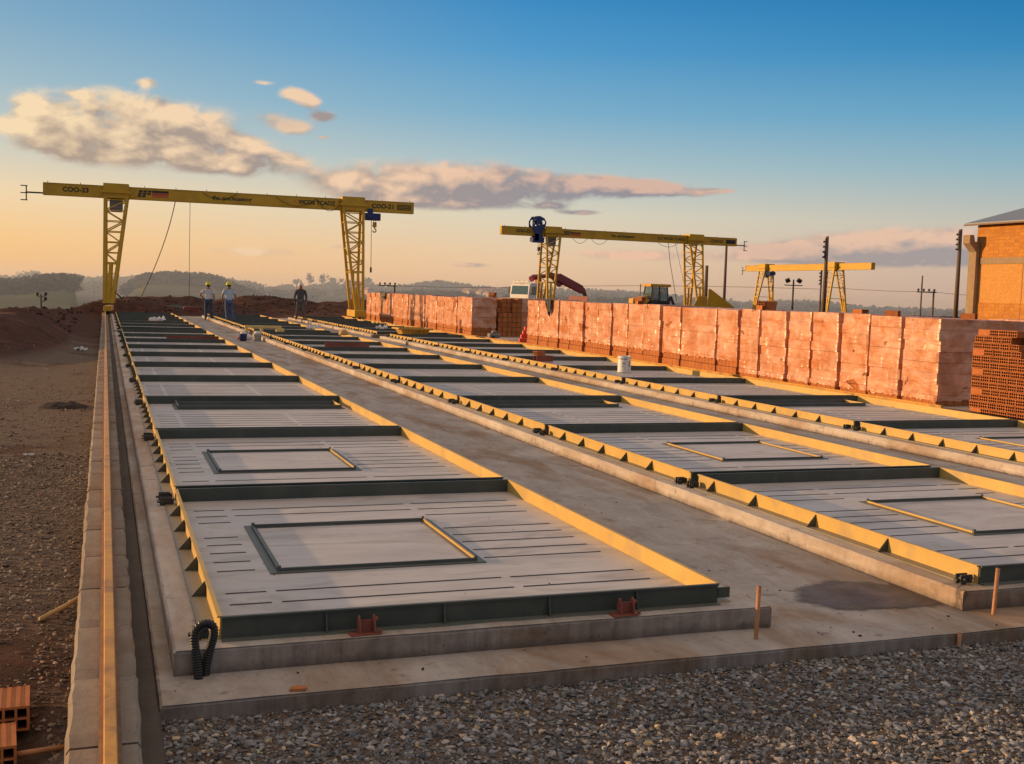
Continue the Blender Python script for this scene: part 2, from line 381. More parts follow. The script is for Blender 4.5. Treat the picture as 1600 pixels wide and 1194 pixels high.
def groundmat():
    mt, nt, b = newmat('earth_and_gravel'); v = coords(nt)
    g = nt.nodes.new('ShaderNodeNewGeometry'); sx = nt.nodes.new('ShaderNodeSeparateXYZ'); nt.links.new(g.outputs['Position'], sx.inputs[0])
    n1 = noi(nt, v, .55, 7, .65, .5); n2 = noi(nt, v, 28, 6, .75); n3 = noi(nt, v, 2.2, 6, .65)
    gravel = ramp(nt, n2, [(.3, (.09,.062,.044)), (.55, (.19,.138,.10)), (.75, (.30,.235,.18))])
    soil = ramp(nt, n3, [(.3, (.035,.016,.010)), (.52, (.088,.036,.021)), (.75, (.15,.066,.037))])
    far = mth(nt, 'ADD', mth(nt, 'MULTIPLY', mth(nt, 'SUBTRACT', sx.outputs['Y'], 29.0), .14), mth(nt, 'MULTIPLY', mth(nt, 'SUBTRACT', n1, .5), 2.6), clamp=True)
    patch = ramp(nt, n1, [(.54, (0,0,0)), (.66, (.8,.8,.8))])
    # the soft red patch of soil in the near left corner
    dx = mth(nt, 'ADD', sx.outputs['X'], .42); dy = mth(nt, 'SUBTRACT', sx.outputs['Y'], 5.4)
    rr = mth(nt, 'SQRT', mth(nt, 'ADD', mth(nt, 'MULTIPLY', dx, dx), mth(nt, 'MULTIPLY', mth(nt, 'MULTIPLY', dy, dy), .35)))
    near = mth(nt, 'SUBTRACT', 1.1, mth(nt, 'ADD', mth(nt, 'MULTIPLY', rr, 1.3), mth(nt, 'MULTIPLY', mth(nt, 'SUBTRACT', n3, .5), 1.2)), clamp=True)
    hgt = mth(nt, 'MULTIPLY', mth(nt, 'ADD', sx.outputs['Z'], mth(nt, 'MULTIPLY', mth(nt, 'SUBTRACT', n3, .45), .12)), 9.0, clamp=True)
    f = mth(nt, 'MAXIMUM', mth(nt, 'MAXIMUM', mth(nt, 'MAXIMUM', far, hgt), patch), near, clamp=True)
    c = mixc(nt, f, gravel, soil)
    nt.links.new(c, b.inputs['Base Color']); b.inputs['Roughness'].default_value = .95; b.inputs['Specular IOR Level'].default_value = .2
    bump(nt, b, mth(nt, 'ADD', n2, mth(nt, 'MULTIPLY', noi(nt, v, 6, 6, .7), 2.0)), .8, .03)
    return mt
M['ground'] = groundmat()
def hillmat(name, c1, c2, c3, scale):
    mt, nt, b = newmat(name); v = coords(nt)
    n1 = noi(nt, coords(nt, (1,1,3)), scale, 6, .6, .4)
    c = ramp(nt, n1, [(.3, c1), (.55, c2), (.75, c3)])
    nt.links.new(c, b.inputs['Base Color']); b.inputs['Roughness'].default_value = 1; b.inputs['Specular IOR Level'].default_value = 0
    return mt
M['valley'] = hillmat('misty_valley', (.06,.07,.045), (.10,.105,.06), (.16,.15,.08), .006)
M['hill_far'] = hillmat('hazy_far_hill', (.05,.06,.045), (.08,.085,.055), (.15,.14,.075), .012)
M['hill_mid'] = hillmat('hazy_near_hill', (.04,.05,.03), (.07,.08,.045), (.17,.16,.07), .016)
M['wood_far'] = hillmat('hazy_wood', (.035,.045,.035), (.05,.06,.042), (.065,.07,.05), .03)
M['wood_mid'] = hillmat('hazy_wood_near', (.03,.04,.028), (.045,.055,.035), (.065,.07,.045), .05)
M['trunk'] = surf('tree_trunk', (.09,.085,.085), (.12,.11,.105), 3, .9, bmp=0)
M['house_wall'] = surf('far_house_wall', (.5,.4,.34), (.6,.48,.4), .2, .9, bmp=0)
M['house_roof'] = surf('far_house_roof', (.3,.2,.17), (.36,.24,.2), .2, .9, bmp=0)
M['skin'] = surf('skin', (.24,.12,.075), (.30,.155,.10), 8, .55, bmp=0)
M['shirt_white'] = surf('shirt_white', (.52,.51,.50), (.62,.61,.60), 6, .85, bmp=.2, bscale=20)
M['shirt_blue'] = surf('shirt_pale_blue', (.36,.45,.56), (.44,.53,.63), 6, .85, bmp=.2, bscale=20)
M['jeans'] = surf('jeans', (.05,.085,.17), (.075,.12,.22), 10, .85, bmp=.2)
M['jeans_dark'] = surf('jeans_dark', (.03,.045,.085), (.05,.07,.12), 10, .85, bmp=.2)
M['grey_cloth'] = surf('grey_workwear', (.055,.055,.06), (.085,.082,.085), 8, .85, bmp=.2)
M['brown_cloth'] = surf('taupe_trousers', (.10,.085,.075), (.14,.12,.105), 8, .85, bmp=.2)
M['hood'] = surf('orange_hood', (.55,.085,.03), (.62,.11,.04), 8, .8, bmp=0)
M['helmet_yellow'] = surf('helmet_lime', (.55,.52,.02), (.6,.57,.03), 4, .3, bmp=0)
M['helmet_white'] = surf('helmet_white', (.62,.6,.56), (.7,.68,.64), 4, .35, bmp=0)
M['boot'] = surf('boots', (.02,.017,.015), (.035,.028,.024), 9, .7, bmp=0)
M['hair'] = surf('hair', (.01,.008,.007), (.02,.015,.012), 9, .7, bmp=0)
M['bucket_blue'] = surf('bucket_blue', (.03,.05,.16), (.05,.07,.2), 5, .4, bmp=0)
M['bucket_red'] = surf('bucket_red', (.4,.05,.05), (.45,.07,.06), 5, .4, bmp=0)
M['bucket_pale'] = surf('bucket_pale', (.5,.5,.4), (.58,.57,.47), 5, .4, bmp=0)
M['paper'] = surf('paper', (.6,.6,.58), (.72,.71,.69), 5, .8, bmp=0)
M['label_ink'] = surf('label_ink', (.10,.05,.06), (.14,.06,.07), 5, .6, bmp=0)
M['mixer'] = surf('mixer_grey', (.16,.15,.14), (.25,.23,.21), 6, .7, bmp=.1)

def puddlemat():
    mt, nt, b = newmat('wet_patch'); b.inputs['Specular IOR Level'].default_value = .18; v = coords(nt)
    n = noi(nt, v, 3, 6, .65, .5)
    nt.links.new(ramp(nt, n, [(.3, (.10,.075,.078)), (.7, (.17,.125,.09))]), b.inputs['Base Color'])
    b.inputs['Roughness'].default_value = .3
    nt.links.new(ramp(nt, noi(nt, v, 5, 4), [(.35, (.3,)*3), (.65, (.6,)*3)]), b.inputs['Roughness'])
    bump(nt, b, noi(nt, v, 80, 4, .7), .1, .004)
    a = nt.nodes.new('ShaderNodeAttribute'); a.attribute_name = 'wet'
    w = mth(nt, 'ADD', a.outputs['Fac'], mth(nt, 'MULTIPLY', mth(nt, 'SUBTRACT', noi(nt, v, 6, 6, .65), .5), .5))
    nt.links.new(ramp(nt, w, [(.04, (0,0,0)), (.22, (.9,)*3)]), b.inputs['Alpha'])
    return mt
M['puddle'] = puddlemat()

# ------------------------------------------------------------------ light: low sun from the left, evening sky with clouds
SUN_DIR = Vector((-.866, .498, .125)).normalized()      # towards the sun
SUN_EL = math.asin(SUN_DIR.z); SUN_AZ = math.atan2(SUN_DIR.x, SUN_DIR.y)
sl = bpy.data.lights.new('sun', 'SUN'); sl.energy = 5.0; sl.angle = math.radians(.5); sl.color = (1.0, .58, .25)
so = bpy.data.objects.new('sun', sl); COL.objects.link(so)
so.rotation_euler = SUN_DIR.to_track_quat('Z', 'Y').to_euler(); so.location = (-30, 20, 20)

def lin(c): return tuple(((x/255)/12.92 if x <= 10 else (((x/255)+.055)/1.055)**2.4) for x in c)
W = bpy.data.worlds.new('World'); SC.world = W; W.use_nodes = True
nt = W.node_tree
for n in list(nt.nodes): nt.nodes.remove(n)
wout = nt.nodes.new('ShaderNodeOutputWorld')
sky = nt.nodes.new('ShaderNodeTexSky'); sky.sky_type = 'NISHITA'; sky.sun_disc = False
sky.sun_elevation = SUN_EL; sky.sun_rotation = SUN_AZ; sky.air_density = 1.0; sky.dust_density = 1.5; sky.ozone_density = 2.0
bgA = nt.nodes.new('ShaderNodeBackground'); bgA.inputs['Strength'].default_value = .10
nt.links.new(sky.outputs[0], bgA.inputs['Color'])
tc = nt.nodes.new('ShaderNodeTexCoord'); sx = nt.nodes.new('ShaderNodeSeparateXYZ'); nt.links.new(tc.outputs['Generated'], sx.inputs[0])
X, Y, Z = sx.outputs
cy, sy = math.cos(YAW), math.sin(YAW)
ar = mth(nt, 'ADD', mth(nt, 'MULTIPLY', X, cy), mth(nt, 'MULTIPLY', Y, -sy))
af = mth(nt, 'ADD', mth(nt, 'MULTIPLY', X, sy), mth(nt, 'MULTIPLY', Y, cy))
DEG = 180/PI
az = mth(nt, 'MULTIPLY', mth(nt, 'ARCTAN2', ar, af), DEG)
el = mth(nt, 'MULTIPLY', mth(nt, 'ARCSINE', Z), DEG)
t = mth(nt, 'DIVIDE', el, 40.0, clamp=True)
def skyramp(st):
    return ramp(nt, t, [(e/40, lin(c)) for e, c in st])
rl = skyramp([(0,(252,196,128)),(1.8,(255,206,142)),(4,(246,218,176)),(6.5,(204,207,197)),(9,(164,191,203)),(12,(130,172,200)),(15,(112,158,192)),(24,(165,165,175)),(40,(208,186,168))])
rm = skyramp([(0,(240,196,156)),(1.8,(240,206,168)),(4,(224,214,190)),(6.5,(176,198,203)),(9,(128,178,206)),(12,(84,157,206)),(15,(50,136,196)),(24,(135,148,170)),(40,(208,186,168))])
rr_ = skyramp([(0,(205,172,158)),(1.8,(206,182,165)),(4,(200,195,182)),(6.5,(150,184,196)),(9,(104,166,200)),(12,(54,138,190)),(15,(22,116,176)),(24,(125,142,168)),(40,(208,186,168))])
def sstep(v, a, b):
    n = nt.nodes.new('ShaderNodeMapRange'); n.interpolation_type = 'SMOOTHSTEP'
    nt.links.new(v, n.inputs['Value']); n.inputs['From Min'].default_value = a; n.inputs['From Max'].default_value = b
    return n.outputs['Result']
def lstep(v, a, b):
    n = nt.nodes.new('ShaderNodeMapRange'); n.clamp = True
    nt.links.new(v, n.inputs['Value']); n.inputs['From Min'].default_value = a; n.inputs['From Max'].default_value = b
    return n.outputs['Result']
behind = sstep(az, -95, -165)
sL = mth(nt, 'MAXIMUM', lstep(az, -25, 0), behind); sR = mth(nt, 'MAXIMUM', lstep(az, 0, 25), behind)
skyc = mixc(nt, sR, mixc(nt, sL, rl, rm), rr_)
# clouds: flat-bottomed banks, in degrees of azimuth and elevation
P = nt.nodes.new('ShaderNodeCombineXYZ'); nt.links.new(az, P.inputs[0]); nt.links.new(el, P.inputs[1]); P = P.outputs[0]
def azel(u, v):
    d = Vector(ray(u, v)).normalized()
    return (math.degrees(math.atan2(d.x*cy-d.y*sy, d.x*sy+d.y*cy)), math.degrees(math.asin(d.z)))
def vm(op, a, b):
    n = nt.nodes.new('ShaderNodeVectorMath'); n.operation = op
    for i, v in enumerate((a, b)):
        if isinstance(v, tuple): n.inputs[i].default_value = v
        else: nt.links.new(v, n.inputs[i])
    return n
CL = [(44,168,22,22),(15,195,36,10),(80,200,42,30),(150,196,62,44),(225,196,80,42),(300,208,60,32),(175,236,90,14),(370,222,40,11),
      (325,258,48,13),(385,250,42,20),(445,254,36,16),(455,146,20,11),(480,158,20,10),(430,186,24,10),(465,200,30,10),(412,129,15,4),(508,182,22,7),(505,215,8,3),(230,130,12,6),(120,148,12,5),
      (530,283,52,17),(630,281,85,27),(745,281,85,25),(850,291,92,19),(950,292,85,14),(690,314,140,12),(1010,294,45,10),
      (1078,301,36,6),(1130,298,26,4),(1215,394,75,13),(1300,390,80,19),(1390,383,85,22),(1480,386,85,22),(1555,384,70,22),(1350,403,150,10),
      (400,394,60,8),(545,387,30,4),(730,414,36,4),(1000,399,95,8),(905,332,34,4),(860,322,24,4)]
def cloudmask(off):
    pp = vm('ADD', P, off).outputs[0]; acc = None
    for (u, v, ru, rv) in CL:
        a, e = azel(u, v)
        d = vm('MULTIPLY', vm('SUBTRACT', pp, (a, e, 0)).outputs[0], (30.5/(ru*1.06), 30.5/(rv*1.06), 0)).outputs[0]
        q = vm('DOT_PRODUCT', d, d).outputs['Value']
        g = mth(nt, 'POWER', math.e, mth(nt, 'MULTIPLY', q, -1.0))
        acc = g if acc is None else mth(nt, 'ADD', acc, g)
    return mth(nt, 'MINIMUM', acc, 1.3)
def cloudnoise(off, detail=9, sc=1.0, rough=.54):
    p = vm('ADD', P, off).outputs[0]
    p = vm('MULTIPLY', p, (.62, 1.0, 1)).outputs[0]
    a = nd(nt, 'ShaderNodeTexNoise', Scale=.80*sc, Detail=detail, Roughness=rough, Distortion=.3); nt.links.new(p, a.inputs['Vector'])
    return a.outputs['Fac']
mask = cloudmask((0, 0, 0)); maskL = cloudmask((-.75, .75, 0))
O = (3.1, 7.7, 0); OL = (3.1-.75, 7.7+.75, 0); OS = (3.1-.22, 7.7+.22, 0)
nH = cloudnoise(O, 10, 1.0, .60); nS = cloudnoise(OS, 10, 1.0, .60); nA = cloudnoise(O, 3); nB = cloudnoise(OL, 3)
dens = sstep(mth(nt, 'MULTIPLY', mask, mth(nt, 'ADD', .42, mth(nt, 'MULTIPLY', mth(nt, 'SUBTRACT', nH, .30), 3.3))), .22, 1.0)
DL = mth(nt, 'ADD', mth(nt, 'SUBTRACT', mask, maskL), mth(nt, 'MULTIPLY', mth(nt, 'SUBTRACT', nA, nB), 2.6))
lit = mth(nt, 'ADD', .36, mth(nt, 'MULTIPLY', DL, .78))
lit = mth(nt, 'ADD', lit, mth(nt, 'MULTIPLY', mth(nt, 'SUBTRACT', nH, nS), 1.3))
lit = mth(nt, 'ADD', mth(nt, 'SUBTRACT', lit, mth(nt, 'MULTIPLY', lstep(az, -14, -2), .20)), mth(nt, 'MULTIPLY', mth(nt, 'SUBTRACT', 1.0, dens), .22), clamp=True)
grey = None
for (u, v, ru, rv) in [(440,192,45,16),(510,186,30,12),(900,292,130,26),(1010,296,90,18),(1110,299,70,12),(780,300,120,14),(1240,396,90,14),(1480,398,110,14)]:
    a_, e_ = azel(u, v)
    dd = vm('MULTIPLY', vm('SUBTRACT', P, (a_, e_, 0)).outputs[0], (30.5/ru, 30.5/rv, 0)).outputs[0]
    gg = mth(nt, 'POWER', math.e, mth(nt, 'MULTIPLY', vm('DOT_PRODUCT', dd, dd).outputs['Value'], -1.0))
    grey = gg if grey is None else mth(nt, 'ADD', grey, gg)
lit = mth(nt, 'SUBTRACT', lit, mth(nt, 'MULTIPLY', mth(nt, 'MINIMUM', grey, 1.0), .30), clamp=True)
cl_lit = mixc(nt, lstep(az, -22, 2), lin((255,224,180)), lin((243,196,168)))
cl_sh = mixc(nt, lstep(az, -22, 4), lin((180,156,138)), lin((150,144,152)))
clc = mixc(nt, lit, cl_sh, cl_lit)
fade = mth(nt, 'SUBTRACT', .95, mth(nt, 'MULTIPLY', lstep(az, 9, 16), .22))
fin = mixc(nt, mth(nt, 'MULTIPLY', dens, fade), skyc, clc)
bgB = nt.nodes.new('ShaderNodeBackground'); nt.links.new(fin, bgB.inputs['Color']); bgB.inputs['Strength'].default_value = 1.0
mx = nt.nodes.new('ShaderNodeMixShader'); mx.inputs[0].default_value = .93
nt.links.new(bgA.outputs[0], mx.inputs[1]); nt.links.new(bgB.outputs[0], mx.inputs[2]); nt.links.new(mx.outputs[0], wout.inputs['Surface'])
SC.view_settings.view_transform = 'Standard'; SC.view_settings.look = 'None'; SC.view_settings.exposure = 0
# ------------------------------------------------------------------ ground
def fbm(x, y, s, o=4):
    return noise.fractal(Vector((x*s, y*s, 3.3)), 1.0, 2.0, o)
ridge = [(-26,4,-.05),(-15,14,-.05),(-7.5,24,.1)]
for (u, v, Yd) in [(0,492,32),(60,485,40),(120,477,50),(165,472,60),(215,463,67),(262,464,69),(330,470,71),(400,465,71),(440,465,71),(490,472,71),(530,474,70),(560,470,70),(620,478,72)]:
    p = at(u, v, Yd); ridge.append((p.x, p.y, p.z))
ridge += [(32,84,.6),(70,120,.4),(170,165,.2)]
RP = np.array(ridge)
xs = np.concatenate([np.arange(-70,-14,4), np.concatenate([np.arange(-14,-2,.28), np.arange(-2,0,.1), np.arange(0,22,.28)]), np.arange(22,180,5)])
ys = np.concatenate([np.arange(-14,2,2), np.arange(2,8,.12), np.arange(8,34,.3), np.arange(34,86,.28), np.arange(86,200,5)])
XX, YY = np.meshgrid(xs, ys)
best = np.full(XX.shape, 1e9); zc = np.zeros(XX.shape); sg = np.zeros(XX.shape)
for i in range(len(RP)-1):
    a = RP[i]; b = RP[i+1]; d = b[:2]-a[:2]; L2 = d@d
    tt = np.clip(((XX-a[0])*d[0]+(YY-a[1])*d[1])/L2, 0, 1)
    px, py = a[0]+tt*d[0], a[1]+tt*d[1]
    dist = np.hypot(XX-px, YY-py); side = d[0]*(YY-a[1])-d[1]*(XX-a[0])
    k = dist < best
    best = np.where(k, dist, best); zc = np.where(k, a[2]+tt*(b[2]-a[2]), zc); sg = np.where(k, side, sg)
NZ = np.array([[fbm(x, y, .9, 4) for x in xs] for y in ys]); NZ2 = np.array([[fbm(x, y, .28, 4) for x in xs] for y in ys])
outer = sg > 0
wid = np.where(outer, 2.2, 4.2)
g = np.exp(-(best/wid)**2)
base = -.055+.02*NZ2+.008*NZ
ZZ = base+np.maximum(zc+.055, 0)*g+g*(.13*NZ+.14*NZ2)*np.clip((YY-20)/20, .1, 1)
drop = np.clip((best-.6)/26, 0, 1); drop = drop*drop*(3-2*drop)
ZZ = np.where(outer, ZZ-16*drop, ZZ)
k1 = np.clip((-.30-XX)/2.2, 0, 1)+np.clip((YY-59.0)/2.5, 0, 1)+np.clip((XX-40)/4, 0, 1); k1 = np.clip(k1, 0, 1); k1 = k1*k1*(3-2*k1)
ZZ = np.minimum(ZZ, -.06)*(1-k1)+ZZ*k1
fr_ = np.clip((4.9-YY)/.8, 0, 1)*np.clip((XX-.1)/.2, 0, 1); ZZ = ZZ-.030*fr_
pit = np.exp(-(((XX+.40)/.22)**2+((YY-4.45)/.40)**2)**2)            # the little pit where the loose bricks lie
ZZ = ZZ-.10*pit
gme = grid_mesh('ground', np.stack([XX, YY, ZZ], -1), len(xs), len(ys), M['ground'])
ground = tag(link('ground', gme), kind='structure')
from bisect import bisect
def gz(x, y):
    i = max(0, min(len(xs)-2, int(np.searchsorted(xs, x)-1))); j = max(0, min(len(ys)-2, int(np.searchsorted(ys, y)-1)))
    fx = (x-xs[i])/(xs[i+1]-xs[i]); fy = (y-ys[j])/(ys[j+1]-ys[j])
    return (ZZ[j,i]*(1-fx)+ZZ[j,i+1]*fx)*(1-fy)+(ZZ[j+1,i]*(1-fx)+ZZ[j+1,i+1]*fx)*fy

# valley floor out to the horizon
vs_ = np.linspace(-5000, 6000, 60); vy_ = np.concatenate([np.linspace(-3000,100,20), np.linspace(150,7000,60)])
VX, VY = np.meshgrid(vs_, vy_)
VZ = np.full(VX.shape, -15.0)
tag(link('valley', grid_mesh('valley', np.stack([VX, VY, VZ], -1), len(vs_), len(vy_), M['valley'])), kind='structure')

# ------------------------------------------------------------------ hills, from ridge outlines seen in the distance
def interp(pts, u):
    us = [p[0] for p in pts]; return float(np.interp(u, us, [p[1] for p in pts]))
def hill(name, pts, D, base_px, mat, depth=.35, rough=1.0, tree_h=0):
    u0, u1 = pts[0][0], pts[-1][0]; N = max(40, int((u1-u0)/5)); K = 14
    V = []
    for k in range(K+6):
        for i in range(N+1):
            u = u0+(u1-u0)*i/N
            top = interp(pts, u)
            pt = atd(u, top, D); bt = atd(u, base_px(u), D*(1-depth)); bt.z = max(min(bt.z, pt.z), -16)
            if k < K:
                s = k/(K-1); prof = 1-(1-s)**1.6
                x = bt.x+(pt.x-bt.x)*s; y = bt.y+(pt.y-bt.y)*s
                z = bt.z+(pt.z-bt.z-tree_h*1.0)*prof
            else:
                s = (k-K+1)/6; x = pt.x*(1+.35*s); y = pt.y*(1+.35*s); z = (pt.z-tree_h)*(1-s)+(-18)*s
            z += rough*fbm(x, y, .012, 4)*math.sin(min(1, k/(K-1))*PI)
            V.append((x, y, z))
    o = link(name, grid_mesh(name, V, N+1, K+6, mat)); tag(o, kind='structure')
    return np.array(V).reshape(K+6, N+1, 3), K, N
def leafcloud(n_trees, pos, h_rng, w_rng, leaves, size):
    """small leaf facets filling many crowns; pos -> (n,3) ground points"""
    n = len(pos); hh = rng.uniform(*h_rng, n); ww = rng.uniform(*w_rng, n)
    c = np.repeat(pos, leaves, 0); H = np.repeat(hh, leaves); Wd = np.repeat(ww, leaves)
    d = rng.normal(size=(n*leaves, 3)); d /= np.linalg.norm(d, axis=1)[:, None]
    r = rng.uniform(.45, 1, n*leaves)**.6
    c = c+d*np.stack([Wd*.5*r, Wd*.5*r, H*.42*r], 1); c[:, 2] += H*.5
    a = rng.normal(size=(n*leaves, 3)); b = rng.normal(size=(n*leaves, 3))
    a /= np.linalg.norm(a, axis=1)[:, None]; b -= a*np.sum(a*b, 1)[:, None]; b /= np.linalg.norm(b, axis=1)[:, None]
    s = (size*np.sqrt(H)*rng.uniform(.6, 1.3, n*leaves))[:, None]
    V = np.stack([c-a*s-b*s*.8, c+a*s-b*s*.6, c+a*s*.8+b*s, c-a*s*.7+b*s*.9], 1).reshape(-1, 3)
    T = np.arange(len(V)).reshape(-1, 4)
    return V, T
def wood(name, label, V, K, N, cols, rows, n, h, w, leaves, size, mat):
    P = []
    for _ in range(n):
        i = rng.uniform(cols[0]*N, cols[1]*N); k = rng.uniform(rows[0]*(K-1), rows[1]*(K-1))
        i0 = int(min(N-1, i)); k0 = int(min(V.shape[0]-2, k)); fi = i-i0; fk = k-k0
        p = (V[k0,i0]*(1-fi)+V[k0,i0+1]*fi)*(1-fk)+(V[k0+1,i0]*(1-fi)+V[k0+1,i0+1]*fi)*fk
        P.append(p-np.array([0,0,.15*h[0]]))
    Vv, T = leafcloud(n, np.array(P), h, w, int(leaves*2.2), size*.5)
    o = link(name, np_mesh(name, Vv, T, mat)); tag(o, label, 'woodland', kind='stuff')
    return o
far_pts = [(-260,440),(-80,438),(0,438),(60,434),(100,436),(130,438),(200,437),(270,432),(340,436),(420,453),(470,452),(520,448),(560,446),(585,451),(612,454),(640,451),(665,446),(700,446),(740,453),(800,458),(860,459),(920,458),(1000,463),(1060,468),(1130,474),(1200,477),(1250,474),(1290,477),(1340,484),(1420,487),(1500,490),(1700,496),(1900,502)]
VF, K, N = hill('far_hill', far_pts, 1500, lambda u: 470+.03*u*.7, M['hill_far'], .45, 4, 9)
wood('far_ridge_wood', 'hazy blue line of trees along the far ridge', VF, K, N, (.02,.98), (.86,1.05), 1500, (10,19), (14,30), 26, .85, M['wood_far'])
wood('far_slope_wood', 'pale scattered trees on the far slopes', VF, K, N, (.02,.98), (.35,.88), 500, (7,13), (10,24), 20, .8, M['wood_far'])
mid_pts = [(186,470),(200,452),(212,442),(232,434),(262,433),(300,434),(330,437),(352,444),(376,455),(400,466),(440,480)]
VM, K2, N2 = hill('near_hill', mid_pts, 900, lambda u: 480, M['hill_mid'], .35, 2.5, 4)
wood('near_hill_wood', 'dark wood covering the rounded hill behind the workers', VM, K2, N2, (.05,.97), (.6,1.04), 640, (5,10), (7,15), 28, .6, M['wood_mid'])
left_pts = [(-220,446),(-60,444),(0,442),(30,441),(60,437),(80,433),(105,432),(117,436),(121,470)]
VL, K3, N3 = hill('left_hill', left_pts, 640, lambda u: 486, M['hill_mid'], .3, 1.5, 3)
wood('left_hill_wood', 'misty wood ending in a square edge at the left of the valley', VL, K3, N3, (.0,.985), (.45,1.03), 600, (4,8), (6,12), 28, .5, M['wood_mid'])
town_pts = [(560,470),(600,456),(650,453),(720,456),(800,462),(900,466),(990,470),(1080,478)]
VT, K4, N4 = hill('town_hill', town_pts, 1050, lambda u: 480, M['hill_far'], .35, 3, 6)
wood('town_hill_wood', 'hazy wood around the distant village houses', VT, K4, N4, (.03,.97), (.3,1.03), 520, (5,9), (8,16), 22, .7, M['wood_far'])

# ------------------------------------------------------------------ concrete: yard slab, plinths, crane runway
def slab_mesh(name, x0, x1, y0, y1, z0, z1, mat, step=.18, jit=.006, ny_max=400, jx=True):
    """a cast slab with slightly broken arrises"""
    nx = max(2, min(120, int((x1-x0)/step))); ny = max(2, min(ny_max, int((y1-y0)/step)))
    ax = np.linspace(x0, x1, nx+1); 
    ay = y0+(y1-y0)*(np.linspace(0, 1, ny+1)**(2.2 if y1-y0 > 15 else 1))
    mb = MB()
    def J(x, y, k): return jit*(noise.noise(Vector((x*9, y*9, k)))+.7*noise.noise(Vector((x*31, y*31, k+5))))
    c = .008
    top = []
    for y in ay:
        for x in ax:
            xx, yy = x, y
            if x == ax[0]: xx = x0+c+abs(J(x, y, 1))
            if x == ax[-1]: xx = x1-c-abs(J(x, y, 2))
            if y == ay[0]: yy = y0+c+abs(J(x, y, 3))
            if y == ay[-1]: yy = y1-c
            top.append((xx, yy, z1+.35*J(x*.3, y*.3, 9)))
    n = len(mb.v); mb.v += top
    for j in range(ny):
        for i in range(nx):
            a = n+j*(nx+1)+i; mb.f.append((a, a+1, a+nx+2, a+nx+1)); mb.m.append(0)
    loop = [(i, 0) for i in range(nx)]+[(nx, j) for j in range(ny)]+[(i, ny) for i in range(nx, 0, -1)]+[(0, j) for j in range(ny, 0, -1)]
    rings = []
    for q, zz in enumerate((z1-c*1.3, z0)):
        r = []
        for (i, j) in loop:
            x, y = ax[i], ay[j]
            r.append(len(mb.v)); mb.v.append((x+.4*J(x, y, 4+q), y+.4*J(x, y, 6+q), zz-(abs(J(x, y, 8)) if q == 0 else 0)))
        rings.append(r)
    tr = [n+j*(nx+1)+i for (i, j) in loop]
    for A, B in ((rings[0], tr), (rings[1], rings[0])):
        for k in range(len(loop)):
            k2 = (k+1) % len(loop); mb.f.append((A[k], A[k2], B[k2], B[k])); mb.m.append(0)
    return mb.build(name, mat)
tag(slab_mesh('yard_slab', .215, 13.1, 4.585, 60, -.30, 0, M['slab'], .2, .009), kind='structure')
tag(slab_mesh('yard_apron', 13.106, 36, 4.7, 60, -.30, -.008, M['slab'], .5, .008), kind='structure')
PL = [(.285, 3.284), (4.534, 7.56), (8.779, 11.82)]
for i, (a, b) in enumerate(PL):
    for (y0, y1) in ((4.921, 37.25), (38.35, 57.6)):
        tag(slab_mesh('casting_plinth', a, b, y0, y1, -.05, .112, M['plinth'], .12, .007), 'x', 'plinth')
PLIN = [o for o in COL.objects if o.name.startswith('casting_plinth')]
ordi = ['left', 'middle', 'right']
for k, o in enumerate(PLIN):
    o['label'] = f"long low concrete plinth carrying the {'nearer' if k%2==0 else 'farther'} block of moulds in the {ordi[k//2]} row"
    o['group'] = 'concrete plinths under the mould rows'
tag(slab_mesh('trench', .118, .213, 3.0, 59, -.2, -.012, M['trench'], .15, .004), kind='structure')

# runway beam of cast blocks and the crane rail on it (left), the same again right of the third row
def runway(xc, y0, y1, step, lab, lab2, wl=.145, wr=.105):
    mb = MB(); y = y0; k = 0
    while y < y1:
        ye = min(y+step*random.uniform(.95, 1.05), y1); dz = random.uniform(-.004, .004)
        j = [random.uniform(-.007, .007) for _ in range(4)]
        c = .008
        n = 7; L = []
        for i in range(n+1):
            yy = y+.006+(ye-y-.012)*i/n
            w1 = wl+.013*noise.noise(Vector((yy*5, k, 1)))+.006*noise.noise(Vector((yy*17, k, 2)))
            w2 = wr+.012*noise.noise(Vector((yy*5, k, 3)))+.006*noise.noise(Vector((yy*17, k, 4)))
            e = .012 if i in (0, n) else 0
            L.append([(xc-w1-.004, yy, -.14), (xc-w1+e*.2, yy, .088+dz-e), (xc-w1+.014, yy, .102+dz-e*.7), (xc+w2-.014, yy, .102+dz-e*.7), (xc+w2-e*.2, yy, .088+dz-e), (xc+w2+.004, yy, -.14)])
        for i in range(n):
            for q in range(5): mb.quad(L[i][q], L[i+1][q], L[i+1][q+1], L[i][q+1])
        mb.poly(L[0]); mb.poly(L[-1][::-1])
        y = ye; k += 1
    o = mb.build('runway_beam', M['beamc']); tag(o, lab, 'runway beam', 'concrete runway beams')
    mb = MB(); yy = y0; L = 6.0
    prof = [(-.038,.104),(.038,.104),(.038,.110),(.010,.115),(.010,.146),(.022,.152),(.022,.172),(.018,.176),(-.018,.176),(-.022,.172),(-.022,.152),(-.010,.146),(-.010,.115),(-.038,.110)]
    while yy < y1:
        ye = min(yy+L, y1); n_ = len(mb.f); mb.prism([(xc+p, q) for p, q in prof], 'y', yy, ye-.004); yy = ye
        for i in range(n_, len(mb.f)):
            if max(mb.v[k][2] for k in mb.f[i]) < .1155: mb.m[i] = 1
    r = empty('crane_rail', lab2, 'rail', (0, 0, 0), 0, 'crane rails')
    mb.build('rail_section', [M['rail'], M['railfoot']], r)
    mb = MB(); y = y0+.2
    while y < y1:
        for s in (-1, 1): mb.box(xc+s*.058-.014, xc+s*.058+.014, y-.03, y+.03, .103, .122)
        y += .72
    if xc > 5: mb.build('rail_clip', M['railfoot'], r)
